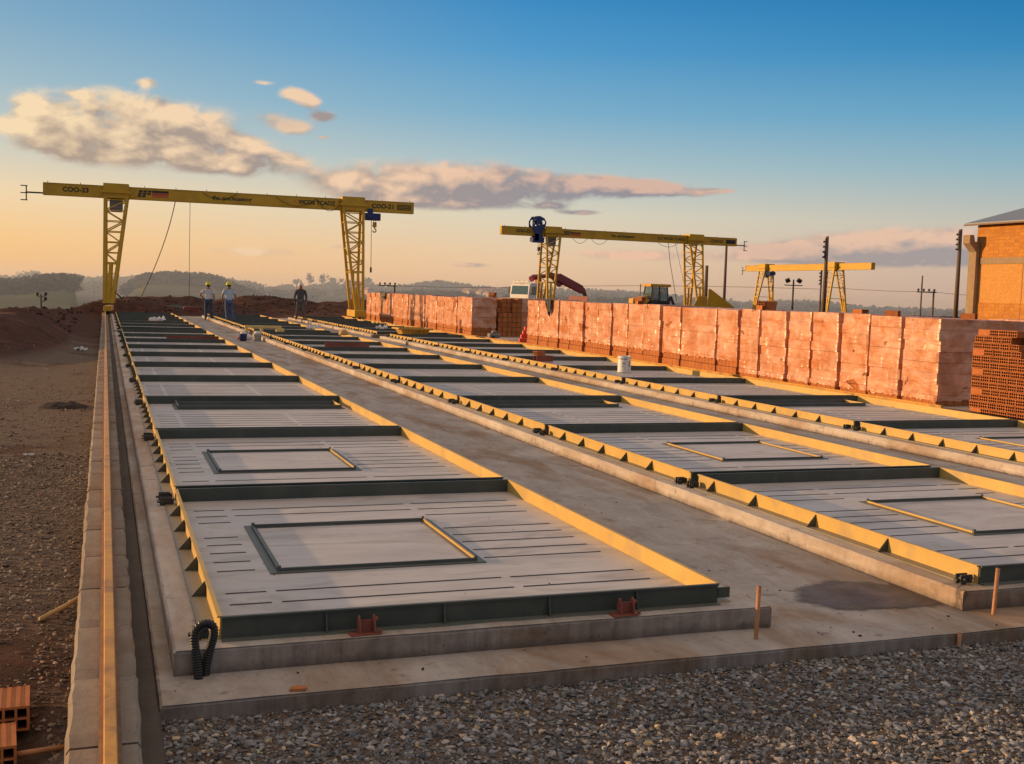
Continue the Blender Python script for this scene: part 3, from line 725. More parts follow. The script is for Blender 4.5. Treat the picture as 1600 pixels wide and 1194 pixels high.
runway(.022, 2.6, 61, .72, 'long concrete beam of cast blocks along the left edge under the yellow rail', 'sunlit yellow crane rail running along the left edge of the yard')
runway(12.25, 14.0, 61, .72, 'concrete beam between the right mould row and the brick stacks', 'sunlit yellow crane rail in front of the brick stacks')

# wet patch on the yard slab
pm = MB(); cx, cyy = atz(1365, 930, 0)[:2]
pts = []
outline = [(1240,928),(1252,918),(1275,912),(1300,907),(1330,910),(1365,912),(1400,914),(1430,922),(1460,934),(1478,945),(1462,950),(1440,949),(1410,951),(1380,952),(1345,954),(1310,953),(1280,947),(1255,942)]
O3 = [atz(u, v, 0) for u, v in outline]; cen = sum(O3, Vector())/len(O3)
ring = []
for i in range(len(O3)*4):
    a = O3[i//4]; b = O3[(i//4+1) % len(O3)]; p = a.lerp(b, (i % 4)/4)
    p = p+(p-cen)*.07*noise.noise(p*14); p = cen+(p-cen)*1.12; ring.append((p.x, p.y, .0045))
for i in range(len(ring)): pm.poly([(cen.x, cen.y, .0045), ring[i], ring[(i+1) % len(ring)]])
po = tag(pm.build('puddle', M['puddle']), kind='structure')
at_ = po.data.attributes.new('wet', 'FLOAT', 'POINT')
at_.data.foreach_set('value', [1.0 if (Vector(v.co[:2])-Vector(cen[:2])).length < .01 else 0.0 for v in po.data.vertices])

# ------------------------------------------------------------------ gravel
ICO = None
def ico():
    b = bmesh.new(); bmesh.ops.create_icosphere(b, subdivisions=1, radius=1)
    V = np.array([v.co[:] for v in b.verts]); T = np.array([[v.index for v in f.verts] for f in b.faces]); b.free(); return V, T
IV, IT = ico()
def stones(name, label, P, S, mat):
    n = len(P); k = len(IV)
    V = np.repeat(IV[None], n, 0)*rng.uniform(.42, 1.3, (n, k, 1))
    sc = np.stack([rng.uniform(.7, 1.35, n), rng.uniform(.6, 1.0, n), rng.uniform(.3, .72, n)], 1)*S[:, None]
    V = V*sc[:, None, :]
    a = rng.uniform(0, 2*PI, n); b = rng.normal(0, .45, n); c, s = np.cos(a), np.sin(a); cb, sb = np.cos(b), np.sin(b)
    x, y, z = V[..., 0], V[..., 1], V[..., 2]
    y, z = y*cb[:, None]-z*sb[:, None], y*sb[:, None]+z*cb[:, None]
    x, y = x*c[:, None]-y*s[:, None], x*s[:, None]+y*c[:, None]
    V = np.stack([x, y, z], -1)+P[:, None, :]
    T = (IT[None]+(np.arange(n)*k)[:, None, None]).reshape(-1, 3)
    o = link(name, np_mesh(name, V.reshape(-1, 3), T, mat)); tag(o, label, 'gravel', kind='stuff'); return o
def scatter(x0, x1, y0, y1, n, smin, smax, cond, dz=.0):
    x = rng.uniform(x0, x1, n); y = rng.uniform(y0, y1, n)
    k = np.array([cond(a, b) for a, b in zip(x, y)]); x, y = x[k], y[k]
    s = smin+(smax-smin)*rng.uniform(0, 1, len(x))**3.6
    z = np.array([gz(a, b) for a, b in zip(x, y)])+s*.25+dz
    return np.stack([x, y, z], 1), s
def seen(x, y, m=420):
    u, v = proj((x, y, -.05)); return -m < u < 1600+m and v < 1194+m*1.4
P1, S1 = scatter(.14, 8.2, 2.3, 4.6, 125000, .0035, .021, lambda a, b: seen(a, b) and b < 4.583)
stones('gravel', 'grey crushed stone gravel in front of the concrete slab', P1, S1, M['gravel'])
def lcond(a, b):
    if a > -.135: return False
    dn = 1.0 if b < 9 else max(.12, 1-(b-9)/14)
    soil = math.exp(-(((a+.42)/.2)**2+((b-5.4)/.7)**2))
    if rng.uniform() > dn*(1-.85*soil): return False
    if b > 24 and fbm(a, b, .3) > .25: return False
    return seen(a, b, 160) and math.hypot((a+.40)/.2, (b-4.45)/.4) > 1
P2, S2 = scatter(-2.2, -.13, 2.4, 12, 42000, .004, .018, lcond)
P3, S3 = scatter(-6.5, -.14, 11, 32, 26000, .008, .026, lcond)
stones('left_gravel', 'brown gravel beside the crane rail on the left', np.concatenate([P2, P3]), np.concatenate([S2, S3]), M['gravel_warm'])
# lumps of earth on the banks
P4, S4 = scatter(-16, 16, 36, 76, 9000, .02, .11, lambda a, b: not (-.3 < a < 13.5 and b < 60) and gz(a, b) > .08)
o = stones('soil_clods', 'dark red clods of earth on the soil banks', P4, S4, M['soil_clod']); o['category'] = 'soil'
P5, S5 = scatter(.25, 9, 4.60, 12, 1500, .003, .011, lambda a, b: rng.uniform() < (1.0 if b < 5.6 else .25))
P5[:, 2] = .003
ok = np.ones(len(P5), bool)
for (a, b) in PL: ok &= ~((P5[:, 0] > a-.02) & (P5[:, 0] < b+.02) & (P5[:, 1] > 4.9))
P6, S6 = scatter(.3, 7.2, 4.95, 14, 420, .002, .0065, lambda a, b: True)
P6[:, 2] = .126; ok6 = np.zeros(len(P6), bool)
for x0_ in (.498, 4.755):
    for (y0_, y1_) in ((5.06, 8.27), (8.45, 11.69)): ok6 |= (P6[:, 0] > x0_+.02) & (P6[:, 0] < x0_+2.5) & (P6[:, 1] > y0_) & (P6[:, 1] < y1_)
stones('grit', 'loose grit scattered on the slab and the mould decks', np.concatenate([P5[ok], P6[ok6]]), np.concatenate([S5[ok], S6[ok6]]), M['soil_clod'])

# evening mist over the valley: a real volume of thin haze beyond the yard
def hazemat():
    mt = bpy.data.materials.new('evening_haze'); mt.use_nodes = True; nt = mt.node_tree
    for n in list(nt.nodes): nt.nodes.remove(n)
    out = nt.nodes.new('ShaderNodeOutputMaterial'); vs = nt.nodes.new('ShaderNodeVolumeScatter')
    vs.inputs['Color'].default_value = (.70,.82,1,1); vs.inputs['Density'].default_value = HAZE; vs.inputs['Anisotropy'].default_value = .25
    nt.links.new(vs.outputs[0], out.inputs['Volume']); return mt
HAZE = .00066
hz = MB(); hz.box(-1500, 2300, 170, 2000, -22, 13)
tag(hz.build('haze', hazemat()), kind='structure')
# ------------------------------------------------------------------ steel casting moulds
WID = 2.522; RH = .108
def deck_mesh(L, window, mirror):
    mb = MB(); mb.box(.002, WID-.002, .002, L-.002, .001, .012, 0)
    A, B, Cc = (.085, .29), (.34, 1.575), (1.63, 2.39)
    if window == 2: fr = [.5, .72, .94, 1.16, 1.38, 1.6, 1.82, 2.04, 2.26]
    rows = []
    s = L/3.28
    if window == 1:
        for y in (.5, .71, 2.68, 2.89): rows += [(A, y), (B, y), (Cc, y)]
        rows += [(A, 2.47), (Cc, 2.47)]
        for y in (1.17, 1.38, 1.60, 1.81, 2.02): rows += [(A, y), (Cc, y)]
    elif window == 2:
        for y in (.45, .68, .9, 1.12, 1.35, 1.57, 1.8, 2.0): rows += [(A, y), (B, y), (Cc, y)]
    else:
        for y in (.4, .62, .84, 1.06, 1.28, 1.5, 1.72, 1.94, 2.16, 2.38, 2.6): 
            if y*1 < L-.2: rows += [(A, y), (B, y), (Cc, y)]
    for ((a, b), y) in rows:
        if mirror: a, b = WID-b, WID-a
        mb.box(a, b, y-.008, y+.008, .0125, .0140, 1)
    return mb.mesh('deck', [M['deck'], M['slot']])
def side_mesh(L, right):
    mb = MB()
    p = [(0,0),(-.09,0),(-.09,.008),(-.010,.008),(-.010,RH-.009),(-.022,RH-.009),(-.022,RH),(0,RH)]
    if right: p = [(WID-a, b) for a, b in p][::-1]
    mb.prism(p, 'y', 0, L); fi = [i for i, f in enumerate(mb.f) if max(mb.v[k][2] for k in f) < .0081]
    for i in fi: mb.m[i] = 1  # flat flanges keep the olive grey, without the painted sunlight
    return mb.mesh('side_form', [M['side_sunlit'], M['flange']])
def end_mesh(L, back):
    mb = MB(); f = lambda y: (L-y if back else y)
    p = [(0,.0),(-.048,0),(-.048,.007),(-.009,.007),(-.009,RH-.010),(-.020,RH-.010),(-.020,RH-.001),(0,RH-.001)]
    mb.prism([(f(a), b) for a, b in p], 'x', -.004, WID+.004)
    if not back: mb.box(WID+.006, WID+.075, -.012, -.004, .03, .085)
    for i, f_ in enumerate(mb.f):
        if max(mb.v[k][2] for k in f_) < .0075: mb.m[i] = 1
    return mb.mesh('end_form', [M['end_paint_gusset_shade'], M['end_grey2']])
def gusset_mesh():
    mb = MB(); mb.prism([(-.0105,.094),(-.0105,.0085),(-.084,.0085)], 'y', -.004, .004); return mb.mesh('gusset', [M['end_paint_gusset_shade']])  # same olive as the side forms; the dark colour paints in shade
def rib_mesh():
    mb = MB(); mb.prism([(-.0095,RH-.012),(-.0095,.0075),(-.044,.0075),(-.020,RH-.012)], 'x', -.0035, .0035); return mb.mesh('rib', [M['end_paint_gusset_shade']])
def clamp_mesh(s):
    mb = MB()
    mb.box(-.125, -.045, -.006, .004, .0, .055); mb.box(-.125, -.045, .034, .042, .0, .055); mb.box(-.085, -.03, .0045, .0335, .012, .046)
    mb.tube([(-.105, -.022, .03), (-.105, .060, .03)], .010, 8); mb.tube([(-.07, -.018, .03), (-.07, .056, .03)], .008, 8)
    mb.box(-.145, -.126, .006, .030, .018, .030)
    return mb.mesh('clamp', [M['dark_steel']])
def former_mesh(kind, mirror):
    mb = MB()
    x0, x1, y0, y1 = (.36, 1.605, 1.05, 2.32) if kind == 1 else (.32, 2.46, 2.55, 3.16)
    if mirror: x0, x1 = WID-x1, WID-x0
    z = .0122; bw = .072
    def rail(a, b, c, d, z0): mb.box(a, b, c, d, z0, z0+.006)
    rail(x0, x1, y0, y0+bw, z); rail(x0, x1, y1-bw, y1, z); rail(x0, x0+bw, y0+bw, y1-bw, z); rail(x1-bw, x1, y0+bw, y1-bw, z)
    w = .012; h = .022 if kind == 1 else .05; e = .042
    mb.box(x0+e, x1-e, y0+e, y0+e+w, z+.0062, z+h, 0); mb.box(x0+e, x1-e, y1-e-w, y1-e, z+.0062, z+h, 0)
    mb.box(x0+e, x0+e+w, y0+e+w+.004, y1-e-w-.004, z+.0062, z+h-.002, 1 if mirror else 0); mb.box(x1-e-w, x1-e, y0+e+w+.004, y1-e-w-.004, z+.0062, z+h-.002, 1)  # one paint: sunlit bars coloured yellow, the shadowed bar grey-olive
    for (a, b) in ((x0+e+.01, y0+e+.01), (x1-e-.01, y0+e+.01), (x0+e+.01, y1-e-.01), (x1-e-.01, y1-e-.01)):
        mb.tube([(a, b, z+h-.004), (a, b, z+h+.012)], .011, 8, 0)
    return mb.mesh('window_former', [M['end_grey'], M['side_sunlit']])
M['end_grey2'] = surf('flange_dark_olive', (.11,.12,.095), (.16,.17,.135), 4, .5, stain=(.16,.14,.11), bmp=.05)
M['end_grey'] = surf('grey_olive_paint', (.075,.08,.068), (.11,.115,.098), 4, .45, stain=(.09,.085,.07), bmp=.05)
MC = {}
def cached(key, fn, *a):
    if key not in MC: MC[key] = fn(*a)
    return MC[key]
PROTO = {}
def mould(x, y, L, window, mirror, ng, label, group):
    key = (L, window, mirror, ng)
    if key in PROTO: return dup(PROTO[key], (x, y, .1125), 0, label)
    r = empty('casting_mould', label, 'casting mould', (x, y, .1125), 0, group)
    link('deck', cached(('d', L, window, mirror), deck_mesh, L, window, mirror), r)
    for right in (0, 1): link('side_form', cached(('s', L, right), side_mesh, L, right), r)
    for back in (0, 1): link('end_form', cached(('e', L, back), end_mesh, L, back), r)
    ys = [L*k for k in ((.22,.385,.545,.70,.855) if ng == 5 else (.245,.485,.725,.92))]
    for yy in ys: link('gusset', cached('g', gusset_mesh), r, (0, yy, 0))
    for xx in (.465, 1.03, 1.57, 2.05): link('rib', cached('r', rib_mesh), r, (xx, 0, 0))
    link('clamp', cached('c', clamp_mesh, 1), r, (0, .012, .0)); link('clamp', MC['c'], r, (0, L-.05, .0))
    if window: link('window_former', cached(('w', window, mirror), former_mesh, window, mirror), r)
    PROTO[key] = r; return r
S1 = [(5.042,3.25),(8.432,3.28),(11.85,3.28),(15.25,3.28),(18.70,3.05),(21.86,3.0),(24.98,2.83),(27.93,2.83),(30.88,2.83),(33.83,2.83)]
S2 = [(38.6+3.07*i, 2.95) for i in range(6)]
ordn = ['first','second','third','fourth','fifth','sixth','seventh','eighth','ninth','tenth']
rown = ['left', 'middle', 'right']
for ri, x in enumerate((.498, 4.755, 9.0)):
    for i, (y, L) in enumerate(S1):
        w = 1 if i < 2 else (2 if i == 2 else 0)
        d = {1: 'with a square window former', 2: 'with a wide door former', 0: 'with a plain slotted deck'}[w]
        if (w == 1): L = 3.28 if i else 3.25
        mould(x, y, L, w, ri > 0, 4 if (ri > 0 and i == 0) else 5, f'{ordn[i]} steel mould from the front in the {rown[ri]} row, {d}', 'steel casting moulds in three rows')
    for i, (y, L) in enumerate(S2):
        mould(x, y, L, 0, ri > 0, 5, f'{ordn[i]} dark steel mould beyond the cross aisle in the {rown[ri]} row', 'steel casting moulds in three rows')

# ------------------------------------------------------------------ things near the front of the slab
def lift_bracket(loc, rz, label):
    r = empty('steel_bracket', label, 'bracket', loc, rz, 'red primed brackets at the front of the first mould')
    mb = MB(); mb.box(-.075, .055, -.035, .035, 0, .007); mb.build('base_plate', M['rust'], r, bevel=.001)
    for xo in (-.030, .040):
        mb = MB(); mb.prism([(-.026,.0072),(.026,.0072),(.030,.045),(.018,.082),(.004,.088),(-.004,.082),(-.020,.05)], 'x', xo-.004, xo+.004); mb.build('cheek_plate', M['rust'], r, bevel=.001)
    mb = MB(); mb.box(-.0255, .0355, .008, .016, .0074, .062); mb.build('web_plate', M['rust'], r)
    mb = MB(); mb.tube([(.044, .004, .064), (.058, .004, .064)], .011, 10); mb.tube([(.062, -.026, .008), (.062, -.026, .022)], .011, 6); mb.build('bolt', M['rust'], r)
    return r
lift_bracket((1.135, 4.970, .1125), .06, 'red primed steel bracket left of centre in front of the first mould')
lift_bracket((2.455, 4.958, .1125), .03, 'red primed steel bracket near the right end of the first mould front')

# corrugated hose loop
pts = []
a = Vector((.372, 4.895, -.01)); b = Vector((.440, 4.885, -.01))
for i in range(161):
    t = i/160
    th = PI*t
    s = math.sin(th); x = .400-.052*math.cos(th)*(.30+1.25*s**1.2)+.012*s
    z = .238*s**.62 if s > 0 else 0
    pts.append((x, 4.893-.018*math.cos(th), z-.004))
# resample by length so that the rings are evenly spaced
P_ = [Vector(p) for p in pts]; acc = [0]
for i in range(1, len(P_)): acc.append(acc[-1]+(P_[i]-P_[i-1]).length)
NR = 300; Q = []; R_ = []
for k in range(NR+1):
    s = acc[-1]*k/NR; i = max(0, min(len(acc)-2, next((j for j in range(len(acc)-1) if acc[j+1] >= s), len(acc)-2)))
    f = (s-acc[i])/max(1e-6, acc[i+1]-acc[i]); Q.append(P_[i].lerp(P_[i+1], f)); R_.append(.0185+.0024*math.sin(k/NR*2*PI*46))
mb = MB(); mb.tube(Q, R_, 14)
tag(mb.build('conduit_hose', M['black_plastic'], smooth=True), 'black corrugated conduit looping out of the slab at the front left corner', 'hose')

def pipe_stub(loc, h, r, lean, label):
    mb = MB(); top = Vector((lean[0], lean[1], h)); p0 = Vector((0,0,-.02))
    n = 14; k = len(mb.v)
    mb.tube([p0, top], r, n, cap=False); mb.tube([top, p0+(top-p0)*.8], r*.8, n, cap=False)
    for j in range(n): mb.f.append((n+j, n+(j+1) % n, 2*n+(j+1) % n, 2*n+j)); mb.m.append(0)
    o = mb.build('steel_pipe', M['steel_pipe'], smooth=True); o.location = loc; tag(o, label, 'pipe', 'rusty pipes standing in the slab'); return o
pipe_stub((3.095, 4.762, 0), .272, .0115, (.004, 0), 'rusty pipe standing upright beside the corner of the left plinth')
pipe_stub((4.664, 4.822, 0), .262, .0115, (.012, 0), 'rusty pipe standing upright in front of the middle plinth corner')
pipe_stub((4.205, 4.572, -.1), .105, .011, (.003, 0), 'short rusty pipe stub against the slab edge at the right')
mb = MB(); mb.prism([(-.035,-.012),(.03,-.022),(.04,.004),(.006,.026),(-.028,.014)], 'z', 0, .012)
o = mb.build('tile_shard', M['brick_loose'], bevel=.002); o.location = (.770, 4.625, .001); tag(o, 'small orange shard of broken tile lying on the slab edge', 'tile')
mb = MB(); mb.tube([(0,0,0), (.10,.17,.006), (.178,.335,.010)], [.012,.0125,.011], 9)
o = mb.build('wooden_stick', M['stick'], smooth=True); o.location = (-.305, 6.08, gz(-.3, 6.08)+.022); tag(o, 'pale wooden stick lying on the gravel against the runway beam', 'stick')
mb = MB(); mb.tube([(-.20,-.02,0), (.05,.0,.006)], .011, 10)
o = mb.build('clay_pipe', M['steel_pipe'], smooth=True); o.location = (-.18, 4.46, -.085); tag(o, 'short clay coloured pipe sticking out of the pit under the runway beam', 'pipe')

# hollow bricks
def hollow_brick(hmat=True):
    mb = MB(); L, Wd, H = .24, .188, .100     # x depth, y width, z height; holes run along x
    ys = [-Wd/2, -Wd/2+.010]; cols = 4; cw = (Wd-.010*(cols+1))/cols
    ye = [-Wd/2+.010+i*(cw+.010) for i in range(cols)]
    rows = 2; rh = (H-.010*(rows+1))/rows
    ze = [.010+i*(rh+.010) for i in range(rows)]
    for sx_, nx_ in ((-L/2, 0), (L/2, 1)):
        inner = sx_+(.07 if nx_ == 0 else -.07)
        yb = sorted({-Wd/2, Wd/2, *ye, *[y+cw for y in ye]}); zb = sorted({0, H, *ze, *[z+rh for z in ze]})
        for i in range(len(yb)-1):
            for j in range(len(zb)-1):
                y0, y1, z0, z1 = yb[i], yb[i+1], zb[j], zb[j+1]
                hole = any(abs(y0-q) < 1e-6 for q in ye) and any(abs(z0-q) < 1e-6 for q in ze)
                def Q4(a, b, c, d, mi):
                    mb.quad(*( (a,b,c,d) if nx_ else (d,c,b,a) ), mi)
                if not hole:
                    Q4((sx_,y0,z0),(sx_,y1,z0),(sx_,y1,z1),(sx_,y0,z1), 0)
                else:
                    e = .004
                    Q4((inner,y0,z0),(inner,y1,z0),(inner,y1,z1),(inner,y0,z1), 1)
                    for A, B_ in (((y0,z0),(y1,z0)), ((y1,z0),(y1,z1)), ((y1,z1),(y0,z1)), ((y0,z1),(y0,z0))):
                        Q4((sx_,A[0],A[1]),(sx_,B_[0],B_[1]),(inner,B_[0],B_[1]),(inner,A[0],A[1]), 1)
    h = L/2
    # outer sides with shallow grooves
    for sgn in (-1, 1):
        y = sgn*Wd/2; n = 9
        for i in range(n):
            z0, z1 = H*i/n, H*(i+1)/n; dy = -.0025*sgn if i % 2 else 0
            q = [(-h,y+dy,z0),(h,y+dy,z0),(h,y+dy,z1),(-h,y+dy,z1)]
            mb.quad(*(q if sgn < 0 else q[::-1]), 0)
    n = 11
    for i in range(n):
        y0, y1 = -Wd/2+Wd*i/n, -Wd/2+Wd*(i+1)/n; dz = -.0025 if i % 2 else 0
        mb.quad((-h,y0,H+dz),(h,y0,H+dz),(h,y1,H+dz),(-h,y1,H+dz), 0)
        mb.quad((-h,y1,0-dz),(h,y1,0-dz),(h,y0,0-dz),(-h,y0,0-dz), 0)
    return mb.mesh('hollow_brick', [M['brick_loose'], M['brick_hole']])
HB = hollow_brick()
def brick(loc, rz, label, group, rx=0, ry=0):
    o = link('hollow_brick', HB, None, loc, rz); tag(o, label, 'brick', group); o.rotation_euler = (rx, ry, rz); return o
rowspec = [9, 9, 9, 8, 8, 7, 7, 6, 6, 5, 5, 4, 4]
for r, nc in enumerate(rowspec):
    z = -.008+.106*r; off = .0 if r < 11 else (.02 if r == 11 else .09)
    for layer in range(2):
        y = 14.56-off
        for c in range(nc+layer*2):
            turned = (c == 0 and r % 3 == 0 and layer == 0)
            w = .24 if turned else .188
            yy = y-w/2; y -= w+.006
            if yy < 12.25: continue
            if layer == 1 and 0 < c < nc-2 and r < 12: continue
            brick((13.42+layer*.256+random.uniform(-.008, .008)+(-.026 if turned else 0), yy, z), (PI/2 if turned else 0)+random.uniform(-.02, .02),
                  'orange hollow clay brick in the open stepped pile at the right edge', 'hollow bricks of the open pile')
for (x, y, z, rz, lab) in ((-.375, 4.80, -.085, .05, 'upper hollow clay brick of the pair in the pit at bottom left'), (-.405, 4.50, -.125, .08, 'lower hollow clay brick of the pair in the pit at bottom left')):
    brick((x, y, z), rz+PI/2, lab, 'hollow bricks in the pit')

# ------------------------------------------------------------------ wrapped pallets of clay blocks
def pallet_meshes(seed, low, hole, top=8):
    rg = random.Random(seed); mb = MB(); ch = .188; offs = []
    for k in range(top):
        ox, oy = rg.uniform(-.012, .012), rg.uniform(-.014, .014)
        if k % 4 == 1: oy += rg.uniform(-.012, .012)
        oy *= 1.5; offs.append((ox, oy)); mb.box(ox+.006, ox+.994, oy+.006, oy+.994, k*ch+.001, (k+1)*ch-.005)
    bm_ = mb.mesh('block_stack', [M['brick']])
    H = top*ch; mb = MB(); nu = 96; grid = []
    zs_ = []
    for k in range(top):
        for t in (.03, .25, .5, .75, .97): zs_.append((k, (k+t)*ch))
    zs_ = [(k, z) for k, z in zs_ if z > low-.02]; zs_.append((top-1, H+.011)); nv = len(zs_)-1
    us = []
    for sd in range(4): us += [sd+f for f in (0, .012)]+[sd+(i+1)/23 for i in range(22)]
    us = us[:nu]
    for j, (k, z) in enumerate(zs_):
        row = []
        for i in range(nu):
            s = us[i]; side = int(s); f = s-side; zz = z
            if j == 0: zz = z-.05+.05*noise.noise(Vector((i*.30, seed, 2)))+.03*noise.noise(Vector((i*1.1, seed, 6)))
            ox, oy = offs[k]
            if side == 0: x, y, nx_, ny_ = f, 0, 0, -1
            elif side == 1: x, y, nx_, ny_ = 1, f, 1, 0
            elif side == 2: x, y, nx_, ny_ = 1-f, 1, 0, 1
            else: x, y, nx_, ny_ = 0, 1-f, -1, 0
            w = .007+.006*noise.noise(Vector((x*3+seed, y*3, z*2.2)))
            if k < 7 and noise.noise(Vector((s*1.7, k*3.1, seed))) > .25: w += .010
            if j < 2: w += .010+.012*noise.noise(Vector((i*.8, seed, 9)))
            row.append((x+ox+nx_*w, y+oy+ny_*w, zz))
        grid.append(row)
    n = len(mb.v)
    for row in grid: mb.v += row
    hole = 0; hu = [(rg.uniform(.775, .97), rg.uniform(.45, .8), rg.uniform(.03, .055), rg.uniform(.10, .16)) for _ in range(hole)]
    if hole: hu.append((rg.uniform(.02, .2), .45, .06, .2))
    for j in range(nv):
        for i in range(nu):
            i2 = (i+1) % nu; u = (i+.5)/nu; v = (j+.5)/nv
            if any(((u-a)/c)**2+((v-b)/d)**2 < 1+.8*noise.noise(Vector((u*40, v*14, seed))) for a, b, c, d in hu): continue
            mb.f.append((n+j*nu+i, n+j*nu+i2, n+(j+1)*nu+i2, n+(j+1)*nu+i)); mb.m.append(0)
    tn = 10; t0 = len(mb.v)
    for j in range(tn+1):
        for i in range(tn+1):
            x, y = i/tn, j/tn
            mb.v.append((offs[-1][0]+x, offs[-1][1]+y, H+.010+.012*noise.noise(Vector((x*5, y*5, seed)))+.008*noise.noise(Vector((x*14, y*14, seed)))))
    for j in range(tn):
        for i in range(tn):
            a = t0+j*(tn+1)+i; mb.f.append((a, a+1, a+tn+2, a+tn+1)); mb.m.append(0)
    fm = mb.mesh('stretch_wrap', [M['film']]); fm.polygons.foreach_set('use_smooth', [False]*len(fm.polygons))
    return bm_, fm
VAR_LOW = [pallet_meshes(s, .12, h) for s, h in ((1,0),(2,1),(3,0),(4,2),(5,1))]
VAR_HI = [pallet_meshes(s, .40, h) for s, h in ((11,0),(12,0),(13,1),(14,0),(15,0))]
def pallet(x, y0, y1, var, label, group, z=-.008, h=1.0):
    r = empty('wrapped_pallet', label, 'brick pallet', (x, y0, z), random.uniform(-.012, .012), group)
    a = link('block_stack', var[0], r); b = link('stretch_wrap', var[1], r)
    for o in (a, b): o.scale = (1, y1-y0, h)
    return r
edges = [35.82,34.75,33.82,32.95,32.06,30.97,29.95,28.98,27.99,27.01,25.98,24.95,23.98,23.08,22.12,21.25,20.18,19.28,18.37,17.44,16.51,15.52]
def nth(k):
    return ['nearest','second','third','fourth','fifth','sixth','seventh','eighth','ninth','tenth','eleventh','twelfth','thirteenth','fourteenth','fifteenth','sixteenth','seventeenth','eighteenth','nineteenth','twentieth','twenty-first','twenty-second'][k]
ne = len(edges)-1
rnd = random.Random(5)
for k in range(ne):
    i = ne-1-k
    y1, y0 = edges[i], edges[i+1]; gap = .10 if k not in (2, 4, 5, 6) else .15
    var = (VAR_LOW if k < 7 else VAR_HI)[rnd.randrange(5)]
    if k == 0: var = VAR_LOW[3]
    x = 13.50+rnd.uniform(-.03, .04)+(.05 if k > 8 else 0)
    pallet(x, y0+gap*.5, y1-gap*.5, var, f'{nth(k)} pallet of film wrapped clay blocks from the camera in the front stack row', 'wrapped brick pallets, front row of the near stack', h=rnd.uniform(.985, 1.015))
for k in range(6):
    pallet(14.62+rnd.uniform(-.03, .03), 15.75+k*1.03, 16.70+k*1.03, VAR_LOW[rnd.randrange(5)], f'{nth(k)} film wrapped pallet of clay blocks in the second row behind the near stack front', 'wrapped brick pallets, second row of the near stack', h=.99)
for k in range(14):
    pallet(14.66+rnd.uniform(-.03, .03), 21.95+k*1.0, 22.9+k*1.0, VAR_HI[rnd.randrange(5)], f'wrapped block pallet glimpsed over and between the front row of the near stack', 'wrapped brick pallets, far part of the second row', h=.99)
for k in range(3):
    pallet(15.75+k*1.1, 15.9-.2*k, 16.85-.2*k, VAR_LOW[(k*2) % 5], f'{["first","second","third"][k]} lilac shaded wrapped pallet rising behind the open brick pile', 'wrapped brick pallets behind the open pile', h=1.0)
# far stack beyond the gap
fe = [41.41+i*1.008 for i in range(20)]
for k in range(19):
    pallet(13.40+rnd.uniform(-.04, .04)+.006*k, fe[k]+.04, fe[k+1]-.05, VAR_HI[rnd.randrange(5)] if k not in (4,) else VAR_HI[2], f'{nth(k)} pallet of wrapped clay blocks from the gap in the far stack', 'wrapped brick pallets of the far stack', h=rnd.uniform(.97, 1.0))
for k, (x, y) in enumerate(((15.6, 43.2), (16.7, 43.3), (17.8, 43.2))):
    pallet(x, y, y+1, VAR_LOW[k], f'{["leftmost","middle","rightmost"][k]} of the three shaded wrapped pallets at the back of the gap', 'wrapped brick pallets at the back of the gap')
r = empty('brick_pallet', 'unwrapped dark stack of clay blocks at the front of the far stack gap', 'brick pallet', (14.5, 41.5, -.008))
mb = MB()
for k in range(8):
    n = 5
    for i in range(n):
        if k == 7 and i in (0, 3): continue
        if k == 6 and i == 0: continue
        y = -.0 if (k < 5 or i > 2) else .18
        mb.box(.2*i+.004, .2*i+.194, y+rnd.uniform(-.012, .012), .98, k*.188+.001, k*.188+.184)
mb.build('block_stack', M['brick'], r)
# loose bricks lying on top of the stacks
for (u, v, x, n) in ((1192,478,13.75,2),(1204,477,13.9,2),(1000,470,13.8,2),(1514,497,14.1,1),(1395,487,13.8,1),(770,463,14.6,2),(1345,483,14.0,1)):
    p = atx(u, v, x)
    for k in range(n):
        brick((p.x, p.y, 1.507+.101*k), rnd.uniform(0, 3), 'single orange hollow brick lying on top of a wrapped stack', 'loose hollow bricks on the stacks')

# black tarpaulins hanging over the stack edge
def cloth(x, y, w, drop, seed, label, mat, stripe=None):
    mb = MB(); nu, nv = 14, 20; V = []
    zt = 1.535
    for j in range(nv+1):
        t = j/nv
        for i in range(nu+1):
            s = i/nu-.5
            wd = w*(1-.55*t if stripe else .8+.3*math.sin(t*3))
            yy = y-s*wd-(.22*t if stripe else .1*t)+.02*noise.noise(Vector((s*6, t*5, seed)))
            if t < .22: xx = x+.35*(1-t/.22)-.01; zz = zt+.02*noise.noise(Vector((s*5, t*9, seed)))
            else:
                xx = x-.05-.035*math.sin(s*16+t*3)-.02*noise.noise(Vector((s*7, t*6, seed+2))); zz = zt-(t-.22)/.78*drop*(1-.35*abs(s)*2+.2*noise.noise(Vector((s*6, 0, seed))))
            V.append((xx, yy, zz))
    o = link('tarpaulin', grid_mesh('tarpaulin', V, nu+1, nv+1, [mat]), None); tag(o, label, 'tarpaulin'); return o
cloth(13.50, 33.75, .62, .52, 3, 'black tarpaulin with a pale stripe hanging over the near stack end', M['cloth_black'], True)
o = cloth(13.40, 56.3, .9, .42, 8, 'crumpled black cloth hanging over the far brick stack', M['cloth_black'])

